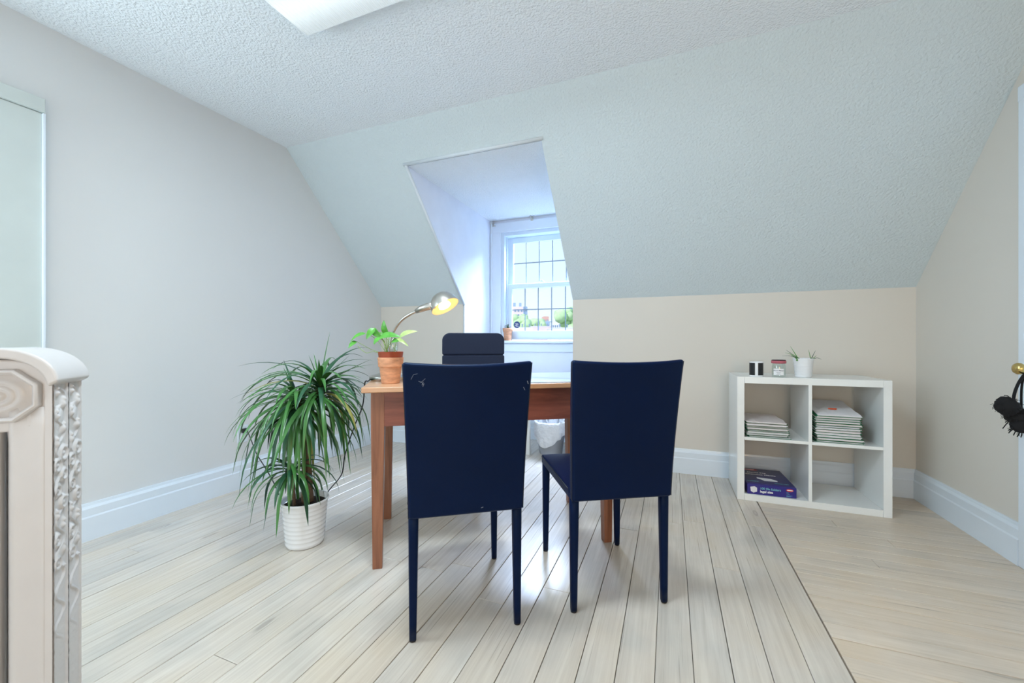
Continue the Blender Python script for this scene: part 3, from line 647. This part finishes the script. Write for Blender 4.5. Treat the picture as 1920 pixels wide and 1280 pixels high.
def folder(x, y, z, w_, d_, tf, tb_, rz, label, group, mpaper, top=False, wavy=.0015, seed=0):
    t = thing('file_folder', (x, y, z), label, 'folder', rz, group)
    def slab(z0f, z0b, z1f, z1b, w2, d2, m_, nm, wv, off=(0, 0)):
        n = 8; vs = []; fs = []
        for s_ in (0, 1):
            for j in range(n+1):
                for i in range(n+1):
                    u, v = i/n, j/n; zf, zb = ((z0f, z0b), (z1f, z1b))[s_]; zz = zf+(zb-zf)*v
                    if s_: zz += wv*noise.noise(V((u*4+seed*3.1, v*4, z*40)))
                    vs.append((-w2/2+w2*u+off[0], d2*v+off[1], zz))
        N = (n+1)**2; q = lambda s_, j, i: s_*N+j*(n+1)+i
        for j in range(n):
            for i in range(n): fs += [(q(1, j, i), q(1, j, i+1), q(1, j+1, i+1), q(1, j+1, i)), (q(0, j, i), q(0, j+1, i), q(0, j+1, i+1), q(0, j, i+1))]
        for i in range(n): fs += [(q(0, 0, i), q(0, 0, i+1), q(1, 0, i+1), q(1, 0, i)), (q(0, n, i), q(1, n, i), q(1, n, i+1), q(0, n, i+1)), (q(0, i, 0), q(1, i, 0), q(1, i+1, 0), q(0, i+1, 0)), (q(0, i, n), q(0, i+1, n), q(1, i+1, n), q(1, i, n))]
        return MB().add(vs, fs).build(nm, m_, t)
    g = .0016
    slab(0, 0, g, g, w_, d_, M_green, 'cover', 0)
    np_ = 3
    for i in range(np_):
        a = g+(tf-2*g)*i/np_; b_ = g+(tf-2*g)*(i+1)/np_-.0006; a2 = g+(tb_-2*g)*i/np_; b2 = g+(tb_-2*g)*(i+1)/np_-.0006
        slab(a, a2, b_, b2, w_-.012-random.uniform(0, .008), d_-.01, [mpaper, M_paper][i % 2], 'paper_bundle', 0 if i < np_-1 or not top else wavy, (random.uniform(-.004, .004), random.uniform(-.002, .006)))
    if not top and random.random() < .55: slab(tf-g, tb_-g, tf-.0002, tb_-.0002, w_-.004, d_, M_green, 'cover', 0)
    return t
z = SH/2+.0092; xc = SX0+T_+.128; NL = 8
for i in range(NL):
    tf = random.uniform(.007, .0155) if i < NL-1 else .012; tb_ = tf; last = i == NL-1
    nm_ = 'topmost' if last else ordn[i]
    t = folder(xc+random.uniform(-.003, .006)-(.004*i/NL)+(.01 if i == 0 else 0), SY0+.018+random.uniform(0, .012), z, .232, .335, tf, tb_, R(random.uniform(-1.5, .6)), '%s folder of papers in the upper left cubby stack' % nm_, 'folders in the upper left cubby', M_paper2 if i > 3 else M_paper, last, .009, i)
    z += tf+.0009
z = SH/2+.0092; xc = SX0+W_/2+.009+.130; NR = 12; rise = 0
for i in range(NR):
    tf = random.uniform(.007, .0155) if i < NR-1 else .012; last = i == NR-1; nm_ = 'topmost' if last else ordn[i]
    t = folder(xc+random.uniform(-.001, .008)+(.008 if i < 2 else 0), SY0+.02+random.uniform(0, .005), z, .236-random.uniform(0, .012), .335, tf, tf+.004, R(random.uniform(-2, .3)), '%s green-edged folder in the upper right cubby stack' % nm_, 'folders in the upper right cubby', M_paper2 if i % 3 == 1 else M_paper, last, .006, i+20)
    t.rotation_euler.x = math.atan2(.004*i, .335); z += tf+.0009
    if last:
        for k in range(2): MB().box(-.02-.006*k, .022-.006*k, .12-.016*k, .128-.016*k, .0128+.0012, .0145+.0018).build('orange_stamp', M_orange, t)
# carton
cb = thing('file_folder_box', (SX0+T_+.148, SY0+.014, T_+.0005), 'indigo carton of file folders in the lower left cubby', 'box', R(2.0))
bw_, bd, bh = .262, .345, .062
MB().box(-bw_/2, bw_/2, 0, bd, 0, bh).build('carton', M_boxblue, cb, bevel=.002)
MB().box(-bw_/2+.001, bw_/2-.001, .03, bd-.001, bh, bh+.0006).build('lid_print', M_boxdark, cb)
fx = (pi/2, 0, 0)
text('lettering', '100 file folders', .0185, M_teal, cb, (-.062, -.0006, .034), fx, .0003)
text('lettering', 'legal size', .0195, M_printw, cb, (-.062, -.0006, .015), fx, .0007)
text('lettering', 'Manila File', .026, M_printw, cb, (-.03, .245, bh+.0009), (0, 0, 0), .0003, 'CENTER')
text('lettering', 'Chemises Manila', .026, M_printw, cb, (-.015, .205, bh+.0009), (0, 0, 0), .0003, 'CENTER')
text('lettering', 'Dossiers', .018, M_teal, cb, (-.12, .06, bh+.0009), (0, 0, 0)); text('lettering', 'format legal', .016, M_teal, cb, (.03, .05, bh+.0009), (0, 0, 0))
MB().add([(-.05, .125, bh+.0009), (-.03, .11, bh+.0009), (-.02, .085, bh+.0009), (.055, .09, bh+.0009), (.058, .11, bh+.0009), (.03, .14, bh+.0009), (-.05, .15, bh+.0009)], [(0, 1, 2, 3, 4, 5, 6)]).build('folder_picture', M_paper, cb)
MB().add([(-.112, -.0008, .018), (-.098, -.0008, .010), (-.078, -.0008, .018), (-.078, -.0008, .042), (-.092, -.0008, .050), (-.115, -.0008, .044)], [(0, 1, 2, 3, 4, 5)]).build('folder_picture', M_paper, cb)
def oval(cx, cy, rx, ry, front, nm='logo'):
    vs = [((cx+rx*cos(2*pi*i/24)), -.0008, cy+ry*sin(2*pi*i/24)) if front else (cx+rx*cos(2*pi*i/24), cy+ry*sin(2*pi*i/24), bh+.0010) for i in range(24)]
    return MB().add(vs, [tuple(range(24))]).build(nm, M_red, cb)
oval(.096, .045, .019, .0085, True); oval(-.055, .315, .045, .014, False)
MB().box(.082, .110, -.0011, -.0009, .043, .048).build('logo_lettering', M_printw, cb)
MB().box(-.09, -.03, .312, .318, bh+.0011, bh+.0013).build('logo_lettering', M_printw, cb)
for zz, x1_ in ((.03, .09), (.022, .094), (.012, .108), (.008, .1)): MB().box(.078, x1_, -.0009, -.0007, zz, zz+.0016).build('small_print', M_teal, cb)
# things on the shelf top
c_ = P(1418, 703, 2.56); c_.z = SH
mg = thing('cylinder_holder', c_, 'small white cylinder with black vertical panels on the shelf top left', 'holder')
MB().lathe([(0, 0), (.038, 0), (.0385, .001), (.0385, .091), (.0375, .092), (.0355, .092), (.0355, .01), (0, .01)], 40).build('body', M_ceramic, mg, smooth=True, bevel=.0006)
va = math.atan2(-c_.y, -c_.x)
for a0, a1_ in ((va+R(14), va+R(82)), (va-R(82), va-R(10))):
    for seg_ in [(a0, a1_)]:
        n = 14; vs = []; fs = []
        for i in range(n+1):
            a = seg_[0]+(seg_[1]-seg_[0])*i/n
            for z_ in (.008, .086): vs.append((.0389*cos(a), .0389*sin(a), z_))
        fs = [(2*i, 2*i+2, 2*i+3, 2*i+1) for i in range(n)]
        MB().add(vs, fs).build('black_panel', M_black, mg, smooth=True)
for k in (1, 2):
    a0 = va+R(100)+k*R(60)-R(60); vs = []; n = 8
    for i in range(n+1):
        a = a0+R(44)*i/n
        for z_ in (.008, .086): vs.append((.0389*cos(a), .0389*sin(a), z_))
    MB().add(vs, [(2*i, 2*i+2, 2*i+3, 2*i+1) for i in range(n)]).build('black_panel', M_black, mg, smooth=True)
c_ = P(1460, 703.5, 2.52); c_.z = SH
jr = thing('glass_jar', c_, 'glass jam jar with red checked lid and paper label on the shelf', 'jar')
MB().lathe([(0, 0), (.033, 0), (.036, .003), (.037, .01), (.037, .066), (.034, .078), (.032, .086), (.032, .094)], 12).build('glass_body', M_jar, jr, smooth=True)
MB().lathe([(.0345, .083), (.0395, .085), (.0405, .094), (.0400, .100), (.0385, .101)], 36, closed=True).build('lid', M_pink, jr, smooth=True)
MB().lathe([(.0385, .101), (.0375, .105), (.035, .1065)], 36, closed=True).build('lid_top', mat('dark_lid', (50, 20, 34), .4), jr, smooth=True)
vj = math.atan2(-c_.y, -c_.x); vs = []; n = 12
for i in range(n+1):
    a = vj-R(44)+R(88)*i/n
    for z_ in (.012, .052): vs.append((.0382*cos(a), .0382*sin(a), z_))
lab_ = MB().add(vs, [(2*i, 2*i+2, 2*i+3, 2*i+1) for i in range(n)]).build('paper_label', M_printw, jr, smooth=True)
M_ink = mat('dark_ink', (60, 60, 84), .7)
o = text('lettering', 'Bonne Maman', .0095, M_ink, lab_, (.0386*cos(vj), .0386*sin(vj), .038), (pi/2, 0, vj+pi/2), .0001, 'CENTER', .3)
for zz, hw in ((.030, .012), (.023, .009), (.017, .011)):
    d_ = V((cos(vj), sin(vj), 0)); s_ = V((-sin(vj), cos(vj), 0)); vv = [d_*.0387+s_*k*hw+V((0, 0, zz+h)) for k in (-1, 1) for h in (0, .0012)]
    MB().add([tuple(q) for q in vv], [(0, 2, 3, 1)]).build('lettering', M_ink, lab_)
c_ = P(1506, 700, 2.50); c_.z = SH
ap = thing('potted_aloe', c_, 'little aloe in a white ribbed pot on the shelf top', 'potted plant')
pf = [(0, 0), (.041, 0), (.042, .002)]
for i in range(8): z_ = .006+i*.009; r = .0425+.010*z_/.11; pf += [(r, z_), (r+.0008, z_+.004), (r, z_+.008)]
pf += [(.0505, .085), (.0545, .112), (.056, .116), (.0545, .117), (.052, .115), (.05, .1), (0, .1)]
MB().lathe(pf, 48).build('pot', M_ceramic, ap, smooth=True)
MB().lathe([(0, .106), (.0505, .102)], 20).build('soil', M_soil, ap)
AL = [((1497, 667), (1482, 649)), ((1499, 668), (1474, 656)), ((1500, 667), (1483, 662)), ((1500, 668), (1467, 667)), ((1520, 668), (1516, 655)), ((1521, 668), (1529, 657)), ((1523, 669), (1531, 666)), ((1524, 668), (1541, 674)), ((1494, 666), (1472, 661))]
for i, (a, b_) in enumerate(AL):
    A = P(*a, 2.48); B = P(*b_, 2.46); A.z = min(A.z, SH+.112); md = (A+B)/2+V((0, 0, .009 if i in (3, 7, 8) else 0))
    pts_ = smooth_pts(rel(ap, [V((A.x, A.y, SH+.102)), A, md, B]), 4)
    rs_ = [0.0058*(1-.88*j/(len(pts_)-1)) for j in range(len(pts_))]
    MB().tube(pts_, .004, 6, rs=rs_, flat=.6).build('leaf', M_leafd if i % 2 else M_pothos, ap, smooth=True)

# sill pot
sp_ = thing('potted_succulent', (-1.572, DY-.002, WZ0), 'tiny succulent in a terracotta pot on the window sill', 'potted plant')
MB().lathe([(0, 0), (.038, 0), (.045, .09), (.050, .092), (.054, .128), (.049, .128), (.046, .1), (0, .1)], 32).build('pot', M_terra, sp_, smooth=True)
MB().lathe([(0, .116), (.048, .112)], 20).build('soil', M_soil, sp_)
for i in range(9):
    a = i*2.4; el = R(35+40*(i % 3)/2); d_ = V((cos(a)*cos(el), sin(a)*cos(el), sin(el))); b_ = V((0, 0, .113))
    leaf_mesh(b_, b_+d_*.06, .016, nrm=V((0, 0, 1))+V((.1, 0, 0)), mt=M_leafd, par=sp_)

# ------------------------------------------------------------------ dormer niche things
cbn = thing('white_side_table', (-1.175, 3.335, 0), 'white side table with square legs in the dormer niche behind the table', 'side table')
for x_ in (-.46, 0):
    for y_ in (0, .40): MB().box(x_-.0, x_+.034, y_-.0, y_+.034, 0, .575).build('leg', M_lam, cbn, bevel=.002)
MB().box(-.465, .038, -.004, .438, .575, .61).build('table_top', M_lam, cbn, bevel=.002)
wb_ = thing('waste_bin', (-.985, 3.47, 0), 'small waste bin lined with a crumpled white bag under the table', 'bin')
MB().lathe([(0, 0), (.098, 0), (.103, .004), (.135, .275), (.14, .28), (.135, .28), (.1, .01), (0, .01)], 36).build('bin_body', M_bin, wb_, smooth=True)
lr = MB(); vs = []; fs = []; n = 72; prof_l = [(.085, .02), (.112, .12), (.128, .24), (.136, .288), (.146, .29), (.150, .27), (.150, .22), (.146, .17), (.140, .13)]
for j, (r, z_) in enumerate(prof_l):
    for i in range(n):
        a = 2*pi*i/n; t = j/(len(prof_l)-1); dn = max(0, t-.45)/.55
        nn = noise.noise(V((cos(a)*5, sin(a)*5, j*.7)))*.012*(.3+t)+.004*sin(a*19+j)*dn
        zz = z_+noise.noise(V((cos(a)*3, sin(a)*3, 4+j)))*.012+dn*.06*sin(a*2+1.8)*.9
        vs.append(((r+nn)*cos(a), (r+nn)*sin(a), zz))
for j in range(len(prof_l)-1):
    for i in range(n): fs.append((j*n+i, j*n+(i+1) % n, (j+1)*n+(i+1) % n, (j+1)*n+i))
lr.add(vs, fs).build('bag_liner', M_liner, wb_, smooth=True)
nb = thing('dark_box', (-.80, 3.45, 0), 'small dark blue box beside the waste bin', 'box')
MB().box(-.028, .035, -.09, .09, 0, .13).build('box_body', M_sticker, nb, bevel=.002)
for z_ in (.025, .055, .085): MB().box(-.02, .03, -.0915, -.0898, z_, z_+.008).build('white_stripe', M_printw, nb)
pw = thing('power_adapter', (P(1019, 788, 3.9).x, DY-.022, .222), 'black plug-in adapter on the dormer wall above the waste bin', 'adapter')
MB().box(-.045, .045, -.04, .0, -.02, .02).build('body', M_black, pw, bevel=.006)
MB().tube(smooth_pts([(-.045, -.02, 0), (-.07, -.03, -.02), (-.08, -.04, -.08), (-.06, -.06, -.2)], 6), .003).build('cable', M_black, pw, smooth=True)

# black ornament hanging from the door knob
bo = thing('hanging_charm', P(1909, 697, 1.705), 'fuzzy black yarn charm hanging from the brass door knob', 'charm')
k0 = V(bo.location)
MB().tube(smooth_pts([V((XR-.03, 2.405, kp.z-.009))-k0, P(1914, 711, 1.705)-k0, P(1907, 724, 1.70)-k0, P(1902, 738, 1.695)-k0, P(1899, 756, 1.69)-k0], 5), .0055, 8).build('strap', M_fuzz, bo, smooth=True)
MB().tube(smooth_pts([V((XR-.025, 2.412, kp.z-.009))-k0, P(1918, 712, 1.71)-k0, P(1915, 735, 1.71)-k0, P(1915, 765, 1.70)-k0], 5), .004, 8).build('strap', M_fuzz, bo, smooth=True)
def fuzzball(c_, rx, rz, nm, seed):
    vs = []; fs = []; n, m_ = 20, 14
    for j in range(m_+1):
        th = pi*j/m_
        for i in range(n):
            a = 2*pi*i/n; d_ = V((sin(th)*cos(a), sin(th)*sin(a), cos(th))); f = 1+.22*noise.noise(d_*2.6+V((seed, 0, 0)))+.08*noise.noise(d_*9)
            vs.append((c_[0]+d_.x*rx*f, c_[1]+d_.y*rx*f, c_[2]+d_.z*rz*f))
    for j in range(m_):
        for i in range(n): fs.append((j*n+i, j*n+(i+1) % n, (j+1)*n+(i+1) % n, (j+1)*n+i))
    MB().add(vs, fs).build(nm, M_fuzz, bo, smooth=True)
    fz = MB(); r_ = random.Random(seed)
    for k in range(70):
        a = r_.uniform(0, 2*pi); zc = r_.uniform(-1, 1); d_ = V((cos(a)*math.sqrt(1-zc*zc), sin(a)*math.sqrt(1-zc*zc), zc)); b_ = V(c_)+V((d_.x*rx, d_.y*rx, d_.z*rz))*.9
        fz.tube([b_, b_+d_*.008, b_+d_*.012+V((r_.uniform(-.004, .004), 0, -.004))], .0008, 4)
    fz.build('yarn_fuzz', M_fuzz, bo)['kind'] = 'stuff'
fuzzball(P(1889, 762, 1.69)-k0, .036, .038, 'pompom', 3); fuzzball(P(1907, 780, 1.69)-k0, .036, .036, 'pompom', 8); fuzzball(P(1914, 797, 1.68)-k0, .03, .034, 'pompom', 5)
for u, v, u2, v2 in ((1898, 785, 1880, 803), (1903, 798, 1891, 812), (1908, 805, 1900, 816), (1914, 808, 1907, 819), (1918, 808, 1914, 820), (1893, 745, 1883, 741)):
    A, B = P(u, v, 1.68)-k0, P(u2, v2, 1.68)-k0; MB().tube(smooth_pts([A, (A+B)/2+V((0, 0, .004)), B], 4), .0018, 5).build('tassel', M_fuzz, bo, smooth=True)

# ------------------------------------------------------------------ radiator, left foreground
dR = .93; P0 = P(97, 640, dR); P0.z = 0
rd = thing('cast_iron_radiator', P0, 'ornate white cast iron radiator in the left foreground', 'radiator', R(135))
# local x = along the length (away), local y = depth, toward the viewer's left ; ornate edge is the plane y = 0
SEC, DEP, NS = .056, .172, 2
def yy(v): return v
for s_ in range(NS):
    x0 = s_*SEC+.001; x1 = x0+SEC-.003
    hdr = MB(); cy, cz, ry, rz_ = DEP/2, .868, DEP/2, .082
    pts_ = [(cy+ry*math.copysign(abs(cos(a))**.75, cos(a)), cz+rz_*math.copysign(abs(sin(a))**.9, sin(a))) for a in [2*pi*i/40 for i in range(40)]]
    hdr.prism(pts_, x0+.004, x1, 'x').build('section_header', M_rad, rd, bevel=.006, seg=3)
    for yc in (.040, DEP-.040):
        cm = MB(); K = 20; vs = []; fs = []; zs = [.10, .13, .3, .6, .76, .80, .84]
        for z_ in zs:
            wr = .0395 if z_ < .78 else .042
            for k in range(K):
                a = 2*pi*k/K; cx_ = math.copysign(abs(cos(a))**.6, cos(a)); sy_ = math.copysign(abs(sin(a))**.6, sin(a))
                fl_ = 1-.16*cos(a*6)*(abs(cos(a)) > .35)
                vs.append(((x0+x1)/2+cx_*(x1-x0)/2*fl_*.98, yc+sy_*wr, z_))
        for j in range(len(zs)-1):
            for k in range(K): fs.append((j*K+k, j*K+(k+1) % K, (j+1)*K+(k+1) % K, (j+1)*K+k))
        fs += [tuple(range(K))[::-1], tuple((len(zs)-1)*K+k for k in range(K))]
        cm.add(vs, fs).build('column', M_rad, rd, smooth=True)
    MB().box(x0+.004, x1, .004, DEP-.004, .06, .13).build('section_foot_rail', M_rad, rd, bevel=.012, seg=3)
    # ornate edge strip, relief of scrolls and rosettes
    nu, nv = 26, 300; vs = []; fs = []; z0, z1 = .10, .925
    rr = random.Random(4)
    feats = []; zc = .90
    for i in range(16):
        feats.append((.5+.22*(-1)**i, zc, rr.uniform(.010, .016), rr.choice([0, 1, 1]))); zc -= rr.uniform(.024, .034)
        feats.append((.5-.25*(-1)**i, zc+.012, rr.uniform(.005, .008), 0))
    def hgt(u, z_):
        h = 0
        for fu, fz_, fr_, kd in feats:
            dx, dz_ = (u-fu)*(SEC-.004), z_-fz_; d_ = math.hypot(dx, dz_*.85)
            if d_ > fr_*1.6: continue
            if kd: h = max(h, .0062*math.exp(-((d_-fr_*.85)/(.0032))**2)+.006*math.exp(-(d_/(fr_*.35))**2))
            else: h = max(h, .0075*math.exp(-(d_/(fr_*.6))**2))
        wv = abs(u-.5-.33*sin(z_*75)); h = max(h, .0045*math.exp(-(wv/.07)**2)*(1 if z_ > .35 else max(0, (z_-.25)/.1)))
        h = max(h, .004*(u < .06 or u > .94))
        return h+.0008*noise.noise(V((u*5, z_*90, s_)))
    for j in range(nv+1):
        z_ = z0+(z1-z0)*j/nv
        for i in range(nu+1): u = i/nu; vs.append((x0+(x1-x0)*u, -hgt(u, z_), z_))
    for j in range(nv):
        for i in range(nu): a = j*(nu+1)+i; fs.append((a, a+1, a+nu+2, a+nu+1))
    o_ = MB().add(vs, fs).build('ornate_edge', M_rad, rd, smooth=True)
    MB().box(x0, x1, 0, .012, z0, .93).build('edge_backing', M_rad, rd)
# rosette on the end face (x = 0 plane, facing -x)
Mr = Matrix.Translation((.004, DEP/2, .868)) @ Matrix.Rotation(-pi/2, 4, 'Y')
def scl(sy_): return Matrix.Diagonal((.82, 1, 1, 1)) if sy_ else Matrix.Identity(4)
Mr = Mr @ Matrix.Diagonal((.88, 1.0, 1, 1))
MB().lathe([(.058, .0), (.060, .009), (.066, .015), (.072, .010), (.074, 0)], 8, Mr @ Matrix.Rotation(R(22.5), 4, 'Z')).build('octagon_rim', M_rad, rd, bevel=.002)
MB().lathe([(0, .010), (.006, .0105), (.011, .004), (.016, .004), (.021, .011), (.026, .004), (.031, .004), (.037, .010), (.043, .002), (.058, .001), (.06, 0)], 40, Mr).build('rosette', M_rad, rd, smooth=True)
# cap moulding over all sections
cap = MB(); outer = []; inner = []
for i in range(25):
    a = pi*i/24; outer.append((DEP/2+(DEP/2+.016)*cos(a), .898+.078*sin(a))); inner.append((DEP/2+(DEP/2-.004)*cos(a), .886+.066*sin(a)))
n = len(outer); vs = []
for xx in (-.012, NS*SEC+.010):
    vs += [(xx, *p) for p in outer]+[(xx, *p) for p in inner]
fs = []
for k in range(n-1):
    fs += [(k, k+1, 2*n+k+1, 2*n+k), (n+k, 3*n+k, 3*n+k+1, n+k+1), (k, n+k, n+k+1, k+1), (2*n+k, 2*n+k+1, 3*n+k+1, 3*n+k)]
fs += [(0, 2*n, 3*n, n), (n-1, 2*n-1, 4*n-1, 3*n-1)]
cap.add(vs, fs).build('cap_moulding', M_rad, rd, bevel=.006, seg=3)
for yc in (.03, DEP-.03):
    for xc_ in (.02, NS*SEC-.02): MB().lathe([(.016, 0), (.018, .01), (.013, .03), (.016, .065)], 16, Matrix.Translation((xc_, yc, 0)), closed=True).build('foot', M_rad, rd, smooth=True)

# ------------------------------------------------------------------ outside the window
GZ = -9
struct(MB().box(-900, 500, 8, 1600, GZ-1, GZ).build('ground_outside', mat('outdoor_ground', (190, 196, 186), .9)), 'sunlit ground far outside', 'ground')
def block(name, u0, u1, vt, d, m_, label, floors=6, cols=4, depth=12, windows=True):
    a = P(u0, vt, d); b_ = P(u1, vt, d); wd = (b_-a).length; h = a.z-GZ
    t = thing(name, ((a.x+b_.x)/2, (a.y+b_.y)/2, GZ), label, 'building', YAW)
    MB().box(-wd/2, wd/2, 0, depth, 0, h).build('wall', m_, t)
    MB().box(-wd/2-.01*wd, wd/2+.01*wd, -.01*wd, depth, h, h+.02*wd).build('parapet', M_bw, t)
    if windows:
        vis = (EYE-GZ)
        for r_ in range(floors):
            z_ = h-(h-vis)*(r_+.75)/floors
            for c_ in range(cols):
                xx = -wd/2+wd*(c_+.5)/cols; ww = wd/cols*.28; hh = (h-vis)/floors*.24
                MB().box(xx-ww, xx+ww, -.02*wd, 0, z_-hh, z_+hh).build('window', M_bwin, t)
    return t
M_bw = mat('washed_out_concrete', (226, 222, 226), .9); M_bwin = mat('building_glass', (128, 146, 170), .4); M_brick = mat('washed_out_brick', (206, 158, 146), .9); M_grayb = mat('blue_grey_cladding', (150, 170, 196), .8); M_pinkb = mat('washed_out_pink_wall', (226, 206, 204), .9)  # outdoor colours lightened so the view looks overexposed
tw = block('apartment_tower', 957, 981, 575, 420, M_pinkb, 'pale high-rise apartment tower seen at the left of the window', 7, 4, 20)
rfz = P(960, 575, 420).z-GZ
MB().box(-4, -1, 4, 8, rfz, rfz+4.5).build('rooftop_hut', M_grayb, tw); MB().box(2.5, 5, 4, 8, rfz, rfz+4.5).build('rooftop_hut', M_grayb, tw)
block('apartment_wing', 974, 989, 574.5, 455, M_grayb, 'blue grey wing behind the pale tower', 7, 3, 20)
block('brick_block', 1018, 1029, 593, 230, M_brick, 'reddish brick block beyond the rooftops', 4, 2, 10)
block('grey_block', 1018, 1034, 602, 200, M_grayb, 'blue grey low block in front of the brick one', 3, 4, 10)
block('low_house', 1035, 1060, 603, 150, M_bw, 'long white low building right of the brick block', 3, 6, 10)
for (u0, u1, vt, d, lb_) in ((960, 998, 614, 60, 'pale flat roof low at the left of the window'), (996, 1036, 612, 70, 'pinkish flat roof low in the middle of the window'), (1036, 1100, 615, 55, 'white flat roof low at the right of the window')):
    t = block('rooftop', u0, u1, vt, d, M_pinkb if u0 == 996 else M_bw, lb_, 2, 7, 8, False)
    for k in range(3): MB().lathe([(.08, 0), (.08, .5), (.14, .55), (.14, .62), (0, .66)], 10, Matrix.Translation((-1+k*1.1, 3, P(u0, vt, d).z-GZ))).build('roof_vent', M_bwin, t)
M_treeA = mat('washed_out_foliage', (176, 204, 156), .9, var=(1.2, .25, None)); M_trunk = mat('far_trunk', (110, 92, 78), .9)  # foliage lightened too, overexposure worked into its colour
def tree(u, vt, d, r, label, seed):
    top = P(u, vt, d); t = thing('tree', (top.x, top.y, GZ), label, 'tree', 0, 'trees beyond the rooftops'); h = top.z-GZ
    MB().tube([(0, 0, 0), (0, 0, h-r)], r*.09, 8).build('trunk', M_trunk, t)
    mb = MB(); rg = random.Random(seed)
    for k in range(26):
        th = rg.uniform(0, 2*pi); rr_ = r*rg.uniform(.1, .75); zz = h-r+rg.uniform(-.75, .75)*r; c_ = V((rr_*cos(th), rr_*sin(th), zz)); s_ = r*rg.uniform(.22, .4)
        if zz+s_ > h: s_ = max(.1*r, h-zz)
        vs = []; n_, m_ = 10, 7
        for j in range(m_+1):
            for i in range(n_):
                d_ = V((sin(pi*j/m_)*cos(2*pi*i/n_), sin(pi*j/m_)*sin(2*pi*i/n_), cos(pi*j/m_))); f = 1+.35*noise.noise(d_*3+V((k, seed, 0))); vs.append(tuple(c_+d_*s_*f))
        mb.add(vs, [(j*n_+i, j*n_+(i+1) % n_, (j+1)*n_+(i+1) % n_, (j+1)*n_+i) for j in range(m_) for i in range(n_)])
    mb.build('crown', M_treeA, t, smooth=True)
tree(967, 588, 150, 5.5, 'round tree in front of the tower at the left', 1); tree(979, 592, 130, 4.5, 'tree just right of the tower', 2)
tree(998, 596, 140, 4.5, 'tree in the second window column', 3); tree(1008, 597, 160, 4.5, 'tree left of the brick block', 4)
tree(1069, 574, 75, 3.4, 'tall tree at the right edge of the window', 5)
